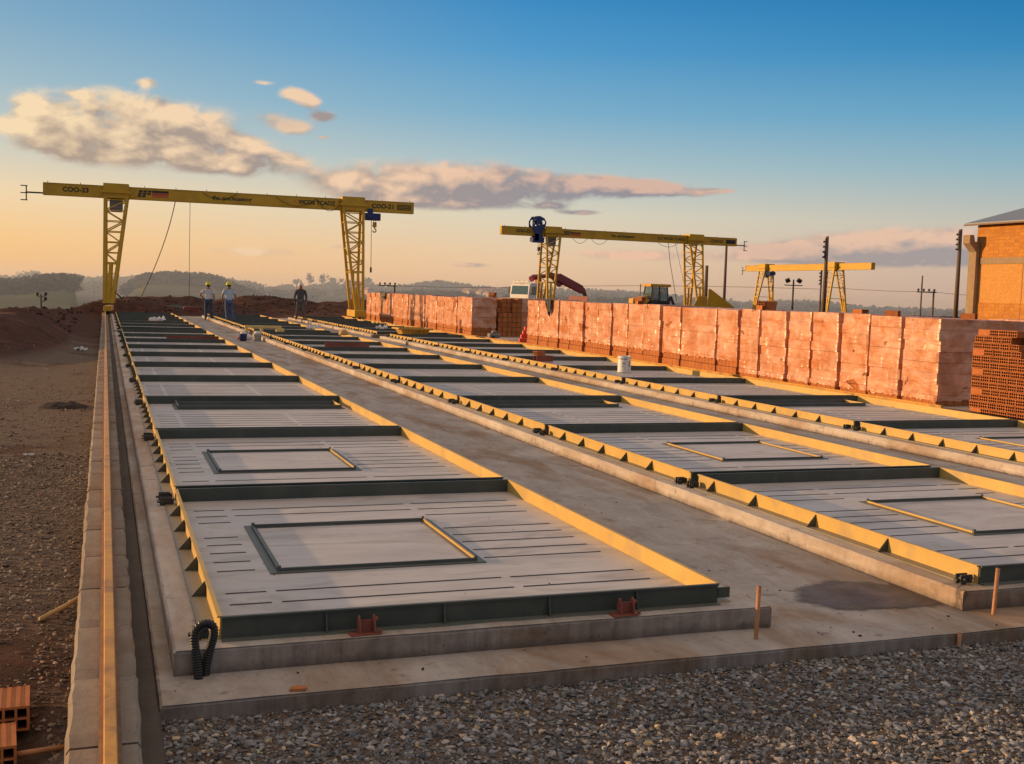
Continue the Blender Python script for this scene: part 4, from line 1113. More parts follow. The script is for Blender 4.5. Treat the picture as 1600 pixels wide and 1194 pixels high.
# red plastic barrier leaning in the gap
r = empty('road_barrier', 'bright red plastic barrier leaning against the end of the near stack', 'barrier', (13.95, 36.9, -.008), .15)
mb = MB()
for k in range(4):
    mb.box(-.28+.075*k, .30+.03*k, -.06+.012*k, .04+.012*k, .14*k+.002, .14*k+.134)
mb.build('barrier_body', M['red'], r, bevel=.012)
mb = MB(); mb.tube([(-.3,-.1,.01), (-.6,-.3,.012), (-1.0,-.2,.012), (-1.3,.1,.012)], .02, 8); mb.build('strap', M['mixer'], r)
r = empty('compressor', 'small grey machine with a rounded casing standing in the stack gap', 'machine', (13.35, 38.6, 0))
mb = MB(); mb.box(-.22, .2, -.16, .16, .06, .22); mb.build('casing', M['mixer'], r, bevel=.04)
mb = MB(); mb.lathe([(.02,.22),(.1,.23),(.12,.27),(.07,.33),(.02,.34)], k=14); mb.build('motor', M['mixer'], r, smooth=True)
for s in (-1, 1):
    mb = MB(); mb.tube([(-.1, s*.17, .07), (-.1, s*.21, .07)], .07, 14); mb.build('wheel', M['tyre'], r)

# yellow mortar tub, paint bucket, buckets, pale yellow trestle
r = empty('mortar_tub', 'mustard yellow mortar tub on the right row behind the cross aisle', 'tub', (10.05, 37.75, 0))
mb = MB()
b0, b1 = [(-.34,-.28),(.34,-.28),(.34,.28),(-.34,.28)], [(-.52,-.42),(.52,-.42),(.52,.42),(-.52,.42)]
for i in range(4):
    j = (i+1) % 4
    mb.quad((*b0[i],.0),(*b0[j],.0),(*b1[j],.36),(*b1[i],.36)); 
    q0 = [(p[0]*.95, p[1]*.95, .02) for p in (b0[i], b0[j])]; q1 = [(p[0]*.96, p[1]*.96, .36) for p in (b1[j], b1[i])]
    mb.quad(q1[1], q1[0], q0[1], q0[0])
mb.poly([(*p, .02) for p in b0]); mb.poly([(*p, 0) for p in b0][::-1]); mb.build('tub_body', M['tub'], r)
mb = MB()
for (x0, x1, y0, y1) in ((-.62,.62,-.50,-.42),(-.62,.62,.42,.50),(-.62,-.52,-.415,.415),(.52,.62,-.415,.415)): mb.box(x0, x1, y0, y1, .34, .40)
mb.build('rim', M['tub'], r, bevel=.01)
mb = MB()
for x in (-.2, .2): mb.box(x-.02, x+.02, -.45, -.30, .04, .33)
mb.build('stiffener', M['tub'], r)

def textmesh(s, size, mat, name='lettering', shear=0, bold=.0, ext=.001, spacing=1.0):
    c = bpy.data.curves.new(name, 'FONT'); c.body = s; c.size = size; c.shear = shear; c.offset = bold; c.extrude = ext; c.align_x = 'CENTER'; c.align_y = 'CENTER'; c.space_character = spacing
    t = bpy.data.objects.new('tmp', c); COL.objects.link(t)
    dg = bpy.context.evaluated_depsgraph_get(); me = bpy.data.meshes.new_from_object(t.evaluated_get(dg)); me.name = name
    bpy.data.objects.remove(t); bpy.data.curves.remove(c)
    me.materials.clear(); me.materials.append(mat); return me
def wrapped(me, R):    # bend flat lettering (x,y) round a vertical cylinder whose front looks to -y
    for v in me.vertices:
        a = v.co.x/R; z = v.co.y; r_ = R+v.co.z
        v.co = (r_*math.sin(a), -r_*math.cos(a), z)
    return me
r = empty('paint_can', 'white printed paint can standing on the fifth mould of the right row', 'can', (10.23, 21.18, .126), 0)
mb = MB(); mb.lathe([(.10,.0),(.138,.004),(.142,.010),(.138,.02),(.138,.325),(.143,.331),(.143,.342),(.128,.344),(.126,.330)], k=32); mb.build('can_body', M['white'], r, smooth=False)
mb = MB(); mb.lathe([(.02,.326),(.1255,.327),(.1255,.334),(.02,.335)], k=24); mb.build('lid', M['white'], r)
for (s, size, z, rot) in (('IC OIB ALIE', .040, .285, -.75), ('VIIU', .040, .19, -.55), ('III', .03, .13, -.7), ('4', .10, .21, .38), ('IE', .07, .15, .40), ('2', .05, .06, .30)):
    o = link('lettering', wrapped(textmesh(s, size, M['label_ink'], bold=.001), .1388), r, (0, 0, z), rot)
def bucket(loc, mats, label, lidm, sc=1.0):
    r = empty('bucket', label, 'bucket', loc, 0, 'buckets on the aisle')
    mb = MB(); mb.lathe([(.10*sc,0),(.125*sc,.004),(.15*sc,.27*sc),(.158*sc,.275*sc),(.158*sc,.29*sc),(.145*sc,.29*sc),(.12*sc,.05*sc)], k=20); mb.build('bucket_body', mats, r, smooth=True)
    mb = MB(); 
    for k in range(24):
        pass
    mb.tube([(.158*sc*math.cos(t), .02, .28*sc+.11*sc*math.sin(t)) for t in [PI*i/12 for i in range(13)]], .006, 6); mb.build('handle', M['dark_steel'], r)
    mb = MB(); mb.lathe([(.02,.291*sc),(.13*sc,.292*sc),(.10*sc,.36*sc),(.03,.37*sc)], k=12); mb.build('contents', lidm, r)
    return r
bucket((3.94, 34.6, 0), M['bucket_blue'], 'blue bucket with a red side on the aisle near the cross aisle', M['paper'], .78)
o = MB(); o.box(-.16, -.12, -.08, .07, .03, .16); o = o.build('rag', M['bucket_red'], None, bevel=.02); o.location = (3.93, 34.5, 0); tag(o, 'red rag hanging on the side of the blue bucket', 'rag')
bucket((4.36, 34.6, 0), M['bucket_pale'], 'pale green bucket with a white bag on top', M['paper'], .84)
mb = MB(); mb.lathe([(.02,0),(.16,.02),(.18,.10),(.10,.17),(.03,.18)], k=11)
o = mb.build('paper_bag', M['paper'], smooth=False); o.location = (4.16, 35.5, 0); tag(o, 'crumpled grey paper bag behind the two buckets', 'bag')
r = empty('trestle', 'pale yellow low trestle at the front of the middle row cross aisle', 'trestle', (4.75, 37.45, .0))
mb = MB(); mb.box(-.45, .75, -.05, .05, .30, .38); mb.box(.55, .8, -.3, .06, .14, .298); mb.build('top_bar', M['pale_yellow'], r, bevel=.006)
for x in (-.38, .1, .6):
    mb = MB(); mb.box(x-.05, x+.05, -.045, .045, 0, .297); mb.build('leg', M['pale_yellow'], r)
# rusty steel channels lying on the moulds
def channel(loc, L, rz, label):
    mb = MB(); mb.prism([(-.06,0),(.06,0),(.06,.14),(.05,.14),(.05,.012),(-.05,.012),(-.05,.14),(-.06,.14)], 'x', 0, L)
    o = mb.build('steel_channel', M['rust'], bevel=.002); o.location = loc; o.rotation_euler.z = rz; tag(o, label, 'steel channel', 'rust red steel channels on the moulds'); return o
channel((1.55, 31.2, .14), 1.35, .03, 'rust red steel channel lying across the ninth mould of the left row')
channel((5.35, 28.8, .14), 1.15, .02, 'rust red steel channel lying across the eighth mould of the middle row')
channel((9.35, 24.1, .14), .5, .3, 'short rust red steel piece lying on the right row behind the paint can')
brick((9.92, 25.3, .222), .2, 'orange hollow brick lying on a mould rim behind the paint can', 'hollow bricks on the moulds')
mb = MB(); mb.lathe([(.01,0),(.16,.02),(.15,.10),(.08,.18),(.02,.19)], k=12)
o = mb.build('mortar_heap', M['stick'], smooth=True); o.location = (7.0, 34.6, .224); tag(o, 'small tan heap on the far end of the middle row', 'heap')
def crumple(loc, size, label):
    mb = MB(); n = 9; V = []
    for j in range(n):
        for i in range(n):
            x, y = i/(n-1)-.5, j/(n-1)-.5
            V.append((x*size, y*size*.5, abs(noise.noise(Vector((x*4+loc[0], y*4, loc[1]))))*size*.55+.003))
    o = link('plastic_sheet', grid_mesh('plastic_sheet', V, n, n, [M['paper']], smooth=False), None, loc, .5); tag(o, label, 'plastic sheet'); return o
crumple((1.85, 44.2, .225), .6, 'crumpled white plastic sheet on the far block of the left row')
crumple((6.9, 39.4, .225), .5, 'crumpled white plastic sheet on the middle row beyond the cross aisle')
crumple((9.6, 40.5, .225), .45, 'small white plastic scrap on the right row beyond the cross aisle')
crumple((-.70, 11.9, gz(-.7, 11.9)+.01), .10, 'white paper scrap on the gravel left of the rail')
crumple((-.55, 29.3, gz(-.55, 29.3)+.01), .3, 'pale plastic strip on the gravel beside the far end of the rail')
V = []
for j in range(13):
    for i in range(25):
        x, y = i/24*2-1, j/12*2-1; e = max(0, 1-x*x-y*y)
        V.append((x*.34, y*.30, e**.6*(.075+.05*noise.noise(Vector((x*4, y*4, 1))))-.015))
o = link('soil_heap', grid_mesh('soil_heap', V, 25, 13, [M['soil_clod']]), None, (-.53, 16.5, gz(-.53, 16.5))); tag(o, 'dark heap of damp soil on the gravel left of the rail', 'soil heap')
mb = MB(); mb.lathe([(.05,0),(.9,.05),(.85,.5),(.5,.85),(.1,.9)], k=14); 
o = mb.build('covered_heap', M['cloth_green'], smooth=True); o.location = (3.5, 63.0, -.05); o.scale = (.75, .6, .6); tag(o, 'heap under a dark green tarpaulin at the far end of the left row', 'covered heap')
mb = MB(); mb.box(-.6,.6,-.3,.3,0,.22); mb.box(-.3,.5,-.25,.25,.223,.45); o = mb.build('crate_stack', M['rust'], bevel=.02); o.location = (4.2, 61.5, 0); tag(o, 'small stack of red crates at the end of the left aisle', 'crates')
# ------------------------------------------------------------------ gantry cranes
def crane(name, label, loc, rz, L, a, b, zb, left_collector, hoist_at, texts=True, scale_text=1.0, code='COO-23', style=0):
    """beam along local x from 0 to L, rails at x=a and x=b, beam underside at zb"""
    r = empty(name, label, 'gantry crane', loc, rz, 'yellow gantry cranes')
    bh, bw = .53, .34
    mb = MB(); mb.box(0, L, -bw/2, bw/2, zb, zb+bh)
    mb.box(-.012, L+.012, -bw/2-.05, bw/2+.05, zb-.022, zb-.002); mb.box(-.012, L+.012, -bw/2-.03, bw/2+.03, zb+bh+.002, zb+bh+.018)
    for i in range(13):
        x = .2+(L-.4)*i/12; mb.box(x-.015, x+.015, -bw/2-.02, -bw/2+.01, zb+bh+.019, zb+bh+.10)
    for x in (-.006, L+.006): mb.box(x-.005, x+.005, -bw/2-.02, bw/2+.02, zb, zb+bh)
    mb.build('main_beam', M['crane_yellow'], r)
    for (x, s) in ((a, 1), (b, -1)):           # s: towards the middle of the span
        zt = zb-.01; z0 = .62; leg = empty_child('leg', r)
        top_w, bot_w = .98, .34
        for py in (-1, 1):
            mb = MB()
            yt, yb = py*.45, py*1.0
            def pt(u, t):      # u 0 outer chord .. 1 inner chord, t 0 top .. 1 bottom
                w = top_w+(bot_w-top_w)*t
                return Vector((x-.06*s+s*u*w, yt+(yb-yt)*t, zt+(z0-zt)*t))
            mb.bar(pt(0, 0), pt(0, 1), .13, .13); mb.bar(pt(1, 0), pt(1, 1), .13, .13)
            n = 6; T = [.02+i*.60/n for i in range(n+1)]
            mb.bar(pt(0, .62), pt(1, .62), .10, .10)
            for i in range(n):
                mb.bar(pt(0, T[i]), pt(1, T[i]), .042)
                p, q = (pt(0, T[i]), pt(1, T[i+1])) if i % 2 else (pt(1, T[i]), pt(0, T[i+1]))
                mb.bar(p, q, .055)
            mb.bar(pt(.45, .62), pt(.5, 1), .12, .10)
            for t in (.72, .81, .9): mb.bar(pt(0, t), pt(1, t), .04)
            mb.bar(pt(0, .72), pt(1, .81), .04); mb.bar(pt(1, .81), pt(0, .9), .04)
            mb.build('lattice_panel', M['crane_yellow'], leg)
        mb = MB()
        for t in (.12, .38, .62): 
            for u in (0, 1):
                w = top_w+(bot_w-top_w)*t; xx = x-.06*s+s*u*w; yy = .45+.55*t; zz = zt+(z0-zt)*t
                mb.bar((xx, -yy, zz), (xx, yy, zz), .045)
        mb.build('cross_tie', M['crane_yellow'], leg)
        mb = MB(); xc = x+s*.10; cw_ = .17 if s > 0 else .30; mb.box(xc-cw_, xc+cw_, -1.30, 1.30, .26, .60 if s < 0 else .50)
        if style == 2 and s < 0:
            mb.prism([(-1.3,.3),(.25,.3),(.25,1.9),(-.45,1.95)], 'y', -1.36, -1.305); mb.prism([(.30,.3),(.95,.3),(2.5,.95),(2.5,1.2),(.5,2.45),(.30,2.45)], 'y', -1.36, -1.305)
        e = mb.build('end_carriage', M['crane_yellow'], leg, bevel=.02)
        if style == 2 and s < 0:
            me = e.data
            for v in me.vertices[8:]: v.co.x += xc
        mb = MB()
        for y in (-.95, .95): mb.tube([(xc-.06, y, .255), (xc+.06, y, .255)], .15, 18)
        mb.build('wheel', M['dark_steel'], leg)
        cap = empty_child('leg_head', r); mb = MB()
        x0, x1 = sorted((x-.14*s, x+s*1.0)); mb.box(x0, x1, -.52, -.222, zb-.03, zb+bh+.12); mb.box(x0, x1, .222, .52, zb-.03, zb+bh+.12); mb.box(x0, x1, -.219, .219, zb+bh+.022, zb+bh+.118)
        mb.build('saddle', M['crane_yellow'], cap)
        mb = MB(); mb.box(x0-.12, x1+.12, -.62, -.523, zb+.20, zb+.32); mb.build('ledge', M['crane_yellow'], cap)
        if s > 0:
            mb = MB(); mb.box(x+.12, x+.72, -.20, .20, zb-.52, zb-.06); mb.prism([(x+.2, zb-.66),(x+.66, zb-.66),(x+.72, zb-.524),(x+.12, zb-.524)], 'y', -.16, .16); mb.build('control_box', M['blue_grey'], cap, bevel=.02)
    # current collector bracket at one end
    mb = MB(); xe, dx = (0, -1) if left_collector else (L, 1)
    mb.bar((xe, 0, zb+.06), (xe+dx*.78, 0, zb+.06), .07); mb.bar((xe+dx*.75, 0, zb-.32), (xe+dx*.75, 0, zb+.38), .05)
    for z in (-.30, .03, .36): mb.bar((xe+dx*.70, 0, zb+z), (xe+dx*1.0, 0, zb+z), .045)
    mb.build('current_collector', M['dark_steel'], r)
    # hoist
    hx = hoist_at; h = empty_child('hoist', r)
    mb = MB()
    if style == 2:
        # high frame with round openings standing over the beam
        def ringplate(y, th):
            out = [(hx+px, pz) for px, pz in ((-.28, zb-.42),(-.30, zb+.10),(-.50, zb+.45),(-.52, zb+.95),(-.32, zb+1.28),(.02, zb+1.32),(.34, zb+1.18),(.50, zb+.92),(.42, zb+.58),(.24, zb+.35),(.20, zb-.42))]
            m2 = bmesh.new(); vs = [m2.verts.new((p[0], y, p[1])) for p in out]; m2.faces.new(vs)
            holes = [(hx-.27, zb+.86, .15, .22), (hx+.27, zb+.90, .13, .13), (hx-.02, zb+.68, .08, .08)]
            return out, holes
        from mathutils.geometry import tessellate_polygon
        for y in (-.34, .34):
            out, holes = ringplate(y, .03)
            loops = [[Vector((p[0], p[1], 0)) for p in out]]
            for (cx_, cz_, ra, rb) in holes: loops.append([Vector((cx_+ra*math.cos(t), cz_+rb*math.sin(t), 0)) for t in [-2*PI*i/14 for i in range(14)]])
            flat = [p for l in loops for p in l]; tri = tessellate_polygon(loops)
            for t_ in tri:
                mb.poly([(flat[i].x, y-.02, flat[i].y) for i in t_]); mb.poly([(flat[i].x, y+.02, flat[i].y) for i in t_][::-1])
            for l in loops:
                for i in range(len(l)):
                    p, q = l[i], l[(i+1) % len(l)]; mb.quad((p.x, y-.02, p.y), (q.x, y-.02, q.y), (q.x, y+.02, q.y), (p.x, y+.02, p.y))
        mb.box(hx-.22, hx+.16, -.318, .318, zb+1.02, zb+1.24)
    mb.box(hx-.42, hx+.38, -.30, .30, zb-.40, zb-.10); mb.box(hx-.30, hx-.02, -.36, -.304, zb-.34, zb+.12)
    mb.tube([(hx-.38, -.12, zb-.30), (hx+.36, -.12, zb-.30)], .17, 14)
    for i in range(5): mb.box(hx-.36+.17*i, hx-.30+.17*i, -.335, -.305, zb-.46, zb-.12)
    mb.build('trolley', M['blue'], h)
    mb = MB(); zd = .42 if style != 2 else .62
    for dx_ in (-.06, .06): mb.bar((hx+.12+dx_, -.05, zb-.40), (hx+.12+dx_, -.05, zb-zd-.12), .022)
    mb.build('hoist_rope', M['cable'], h)
    mb = MB(); mb.box(hx+.02, hx+.22, -.12, .02, zb-zd-.38, zb-zd-.12); mb.build('hook_block', M['tub'] if style != 2 else M['blue'], h, bevel=.02)
    mb = MB(); zc_ = zb-zd-.54
    mb.tube([(hx+.12, -.05, zb-zd-.38), (hx+.12, -.05, zc_+.09)]+[(hx+.12+.085*math.sin(t), -.05, zc_+.085*math.cos(t)) for t in [PI*i/8 for i in range(0, 13)]], .028, 8); mb.build('hook', M['dark_steel'], h)
    # festoon cable along the beam face
    mb = MB(); y = -bw/2-.065
    for (x0, x1, dp) in ((a+4.4, a+6.0, .30), (a+7.9, a+9.9, .42), (a+9.9, a+11.2, .58), (a+11.0, a+12.0, .55)) if style != 2 else ((a+1.9,a+3.0,.35),(a+3.3,a+4.5,.35),(a+8.4,a+10,.3)):
        zz = zb+bh-.06 if style != 2 else zb-.03
        pp = [(x0+(x1-x0)*i/14, y, zz-dp*4*(i/14)*(1-i/14)*.98) for i in range(15)]; mb = MB(); mb.tube(pp, .014, 5); mb.build('festoon_cable', M['cable'], r)
    return r
def empty_child(name, parent):
    o = bpy.data.objects.new(name, None); COL.objects.link(o); o.parent = parent; o.empty_display_size = .1; return o
def lettering(r, s, x, z, size, mat, shear=0, bold=.006, spacing=1.0, part='lettering', y=-.176):
    me = textmesh(s, size, mat, part, shear, bold, .002, spacing)
    o = link(part, me, r, (x, y, z)); o.rotation_euler = (PI/2, 0, 0); return o
def plate(r, name, x0, x1, z0, z1, mat, y=-.174, sh=0):
    mb = MB(); mb.prism([(x0, z0), (x1, z0), (x1+sh, z1), (x0+sh, z1)], 'y', y, y+.0035); return mb.build(name, M[mat], r)

ZB = 5.63
rz1 = math.radians(-3.0)
c1 = crane('gantry_crane', 'yellow gantry crane spanning the three mould rows, hook hanging right of its right leg', (-2.72, 57.45, 0), rz1, 17.65, 2.80, 14.95, ZB, True, 15.55)
def X1(u): return (at(u, 300, 57).x+2.72)/math.cos(rz1)
zm = ZB+.27
lettering(c1, 'COO-23', X1(118.5), zm+.0, .30, M['crane_dark'], bold=.012, spacing=1.08)
lg = empty_child('logo', c1)
for k in range(3):
    x = X1(214)+.20*k+.03
    for q in range(3):
        if k == 2 and q == 0: continue
        plate(lg, 'logo_block', x+.030*q, x+.030*q+.165, zm-.17+.115*q, zm-.17+.115*q+.095, 'crane_dark', sh=.03)
for k, mname in enumerate(('crane_dark', 'crane_red', 'crane_gold')):
    plate(lg, 'flag_stripe', X1(238), X1(264), zm+.06-.115*k, zm+.06-.115*k+.105, mname)
lettering(c1, '4he. spnDeuasecor', X1(362), zm-.02, .27, M['crane_dark'], .15, .004, .92)
lettering(c1, '\u00b7CC', X1(463), zm, .27, M['crane_gold'], 0, .002)
lettering(c1, 'VICOS TCADZ', X1(494), zm, .28, M['crane_dark'], 0, .010)
lettering(c1, 'COO-21', X1(595.5), zm-.0, .30, M['crane_dark'], bold=.012, spacing=1.08)
plate(c1, 'name_plate', X1(617), X1(638), zm-.14, zm+.14, 'crane_dark')
for k in range(3): plate(c1, 'name_plate_line', X1(618), X1(637), zm-.09+.08*k, zm-.065+.08*k, 'crane_yellow', y=-.178)
c2 = crane('gantry_crane', 'yellow gantry crane beyond the brick stacks with a tall blue hoist on its left overhang', (24.80, 71, 0), 0, 17.95, 3.20, 14.95, 5.62, False, 2.62, style=2)
def X2(u): return at(u, 365, 71).x-24.80
lettering(c2, 'COO-22', X2(816), 5.62+.27, .28, M['crane_dark'], bold=.012)
lettering(c2, 'ZEZ', X2(883.5), 5.62+.27, .30, M['crane_dark'], .3, .014)
for k, mname in enumerate(('crane_dark', 'crane_red', 'crane_gold')): plate(c2, 'flag_stripe', X2(890), X2(906), 5.84+.06-.09*k, 5.84+.06-.09*k+.08, mname)
lettering(c2, '4he. spnDeuasecor', X2(972), 5.62+.26, .26, M['crane_dark'], .15, .004, .9)
lettering(c2, '\u00b7CC VICOS TCADZ', X2(1047), 5.62+.26, .26, M['crane_dark'], 0, .008)
lettering(c2, 'COO-21', X2(1119), 5.62+.26, .28, M['crane_dark'], bold=.012)
plate(c2, 'name_plate', X2(1133), X2(1148), 5.62+.12, 5.62+.40, 'crane_dark')
c3 = crane('gantry_crane', 'small distant yellow gantry crane seen lit from the side at the right', (59, 95.6, 0), -PI/2, 19.2, 3.0, 14.6, 4.60, True, 4.2)
for o in [o for o in c3.children if o.name.startswith('festoon')]: bpy.data.objects.remove(o)

def cable(pts, r, label, name='hanging_cable', cat='cable', mat='cable', parent=None, k=5, group=None):
    mb = MB(); mb.tube(pts, r, k); o = mb.build(name, M[mat], parent, smooth=True)
    if parent is None: tag(o, label, cat, group)
    return o
# loose cables hanging from crane 1, pendant control
p0, p1, p2 = at(275, 309, 57.2), at(262, 380, 59), at(221, 463, 64)
pp = []
for i in range(13):
    t = i/12; q = p0*(1-t)**2+p1*2*t*(1-t)+p2*t*t; pp.append(q+Vector((0, 0, 0)))
cable(pp, .022, 'curved cable sagging from the near crane beam to the soil bank')
cable([at(297, 314, 57.2), at(296, 390, 57.6), at(295.5, 464, 58)], .013, 'thin straight cable hanging from the near crane beam beside the curved one')
iv = c1.matrix_world.inverted() if False else (Matrix.Translation(Vector((-2.72, 57.45, 0))) @ Matrix.Rotation(rz1, 4, 'Z')).inverted()
pc = empty_child('pendant_control', c1)
cable([iv @ at(580.5, 331, 56.4), iv @ at(579.5, 418, 56.4)], .014, '', 'pendant_cable', parent=pc)
mb = MB(); q = iv @ at(579.3, 422, 56.4); mb.box(q.x-.05, q.x+.05, q.y-.04, q.y+.04, q.z-.13, q.z+.14); mb.build('push_button_box', M['dark_steel'], pc, bevel=.02)
cable([at(1044, 378, 71), at(1047, 410, 71), at(1057, 470, 71.5)], .02, 'cable hanging from the second crane beside the loader cab')
cable([at(1055, 379, 71), at(1066, 430, 73), at(1072, 468, 75)], .012, 'thin cable hanging close to the right leg of the second crane')
cable([at(175, 452, 57.3), at(190, 466, 60)], .035, 'dark stay running from the left crane leg down to the bank')
cable([at(224, 446, 65), at(222, 462, 65), at(218, 480, 65)], .025, 'thin leaning rod stuck in the soil bank', 'survey_rod', 'rod', 'stick')

# ------------------------------------------------------------------ building at the right
BX, Y0, Y1 = 50.0, 30.0, 55.0
zE = 6.72; z1, z2, z3 = 4.76, 4.37, 2.07
r = empty('brick_building', 'orange brick hall with concrete bands and a blue grey metal roof at the right edge', 'building', (BX, Y0, 0))
def bb(name, x0, x1, y0, y1, za, zb_, mat, par=r, **k):
    mb = MB(); mb.box(x0, x1, y0-Y0, y1-Y0, za, zb_); return mb.build(name, M[mat], par, **k)
bb('brick_wall', 0, 17, Y0, Y1, z1, zE, 'wall_brick')
bb('concrete_band', -.05, .003, Y0, Y1-.4, z2+.01, z1-.01, 'wall_conc')
bb('brick_wall', .004, 16.9, Y0+.01, Y1-.01, z2, z1-.002, 'wall_smooth')
bb('brick_wall', .0, 17, Y0, Y1, z3, z2-.002, 'wall_smooth'); bb('brick_wall', -.03, 17, Y0, Y1+.02, -.1, z3-.002, 'wall_brick')
yj = 51.2
bb('movement_joint', -.034, -.031, yj-.02, yj+.02, 0, z3, 'gutter'); bb('movement_joint', -.012, -.001, yj-.02, yj+.02, z3, z2, 'gutter')
col = bb('corner_column', -.30, -.035, Y1-.32, Y1+.30, -.1, 5.6, 'wall_conc')
mb = MB(); mb.prism([(-.302, 5.10), (-.40, 5.22), (-.82, 5.62), (-.82, 6.12), (-.52, 6.12), (-.42, 5.72), (-.036, 5.72), (-.036, 5.603), (-.302, 5.603)], 'y', Y1-.30-Y0, Y1+.28-Y0); mb.build('corbel', M['wall_conc'], col)
rf = MB(); yA, yB = -.4, Y1-Y0+.5
rf.prism([(-.55, zE+.06), (-.55, zE+.13), (8.5, zE+2.55), (17.5, zE+.13), (17.5, zE+.06), (8.5, zE+2.45)], 'y', yA, yB); ro = rf.build('roof', M['roof'], r)
bb('gutter', -.66, -.52, Y0-.4, Y1+.5, zE-.03, zE+.058, 'gutter', ro)
for k in range(48): bb('rafter_end', -.50, -.02, Y0+.2+k*.52, Y0+.29+k*.52, zE+.0, zE+.056, 'gutter', ro)
mb = MB(); mb.prism([(0, zE), (17, zE), (8.5, zE+2.40)], 'y', Y1-.1-Y0, Y1-.02-Y0); mb.build('gable', M['wall_brick'], r)
fl = empty_child('floodlight', r); p = at(1595, 362, 50.4)
mb = MB(); mb.box(-.40, -.08, p.y-Y0-.2, p.y-Y0+.2, p.z-.2, p.z+.2); mb.build('lamp_housing', M['white'], fl, bevel=.03)
mb = MB(); mb.box(-.078, -.001, p.y-Y0-.03, p.y-Y0+.03, p.z-.05, p.z+.05); mb.build('wall_bracket', M['dark_steel'], fl)

# ------------------------------------------------------------------ poles, lights, wires
def pole(ut, vt, ub, vb, D, rad, label, kind, mat='wood', group='utility poles'):
    b = atd(ub, vb, D); tp = atd(ut, vt, D); zt = tp.z; x, y = b.x, b.y; g0 = -.1 if x < 60 and y < 110 else -3
    r = empty('utility_pole' if kind != 'flood' else 'floodlight_mast', label, 'pole' if kind != 'flood' else 'floodlight', (x, y, g0), 0, group)
    H = zt-g0; mb = MB(); mb.tube([(0,0,0), (0,0,H*.5), (0,0,H)], [rad*1.15, rad, rad*.8], 10); mb.build('pole_shaft', M[mat], r, smooth=True)
    rx, ry = RR[0], RR[1]
    if kind == 'rack':
        mb = MB(); mb.box(-rad*1.2, rad*.2, -rad*.4, rad*.4, H-1.55, H-.15); mb.build('insulator_rack', M['dark_steel'], r)
        for k in range(4):
            mb = MB(); mb.lathe([(.03,0),(.07,.015),(.075,.05),(.045,.07),(.07,.09),(.065,.13),(.025,.14)], (-rx*(rad+.09), -ry*(rad+.09), H-.45-.36*k), 10); mb.build('insulator', M['porcelain'], r)
    if kind == 'cross':
        mb = MB(); mb.bar((-rx*1.55, -ry*1.55, H-.12), (rx*.25, ry*.25, H-.12), .11); mb.build('crossarm', M['wood'], r)
        for k in range(4):
            s = -1.45+.5*k; mb = MB(); mb.lathe([(.03,0),(.06,.05),(.10,.10),(.10,.22),(.04,.26)], (rx*s, ry*s, H-.06), 8); mb.build('insulator', M['porcelain'], r)
    if kind == 'flood':
        mb = MB(); mb.bar((-rx*.8, -ry*.8, H-.5), (rx*.8, ry*.8, H-.5), .08); mb.build('crossarm', M['dark_steel'], r)
        for s in (-.50, .50):
            mb = MB(); Mx = Matrix.Translation((rx*s, ry*s, H-.1)) @ Matrix.Rotation(-YAW, 4, 'Z') @ Matrix.Rotation(.5, 4, 'X') @ Matrix.Rotation(.5*(1 if s > 0 else -1), 4, 'Y')
            mb.box(-.20, .20, -.12, .12, -.16, .18, M=Mx); mb.build('lamp_head', M['dark_steel'], r, bevel=.03)
    if kind == 'small':
        for s, dz in ((-.35, -.15), (.45, -.1), (.42, -.55)):
            mb = MB(); mb.bar((0,0,H+dz-.2), (rx*s, ry*s, H+dz), .06); mb.lathe([(.04,0),(.14,.05),(.14,.25),(.05,.32)], (rx*s, ry*s, H+dz), 8); mb.build('lamp_head', M['dark_steel'], r)
    return r
pole(1291, 370, 1287, 478, 80, .135, 'tall dark wooden pole with a rack of insulators in front of the small distant crane', 'rack')
pole(1499, 359, 1493, 490, 82, .15, 'tallest wooden pole with insulators beside the orange brick hall', 'rack')
pole(1133, 380, 1131, 475, 92, .115, 'plain dark pole under the right end of the second crane beam', 'plain')
pole(1103, 415, 1102, 472, 88, .15, 'thick short dark post behind the right leg of the second crane', 'plain')
pole(1283, 421, 1281, 480, 112, .10, 'thin pole with insulators just left of the tall dark pole by the small crane', 'rack')
pole(1442, 431, 1438, 488, 100, .075, 'thin bare pole left of the pole with a crossarm', 'plain')
pole(1458.5, 455, 1457, 489, 105, .10, 'short pole with a crossarm of four insulators left of the brick hall', 'cross')
pole(1239, 437, 1238, 478, 98, .085, 'mast with two floodlights between the legs of the small crane', 'flood', 'dark_steel', None)
pole(65.5, 460, 64, 486, 105, .10, 'small post with lamp heads on the misty slope at the left edge', 'small')
pole(617, 445, 616, 470, 110, .11, 'short pole with insulators rising behind the far brick stack', 'cross')
def wire(pts, rad, label): cable(pts, rad, label, 'overhead_wire', 'wire', k=4, group='overhead wires')
def sag(u0, v0, u1, v1, D0, D1, dv, n=14):
    out = []
    for i in range(n+1):
        t = i/n; out.append(atd(u0+(u1-u0)*t, v0+(v1-v0)*t+dv*4*t*(1-t), D0+(D1-D0)*t))
    return out
wire(sag(600, 446, 912, 447, 110, 112, 3), .018, 'thin overhead wire behind the truck and the far brick stack')
wire(sag(912, 447, 1283, 452, 112, 112, -2), .018, 'thin overhead wire crossing behind the loader and the second crane')
wire(sag(1283, 448, 1458, 456, 112, 105, 2), .016, 'thin overhead wire between the small crane and the crossarm pole')
wire(sag(1458, 456, 1530, 462, 105, 100, 1), .016, 'thin overhead wire from the crossarm pole to the brick hall')

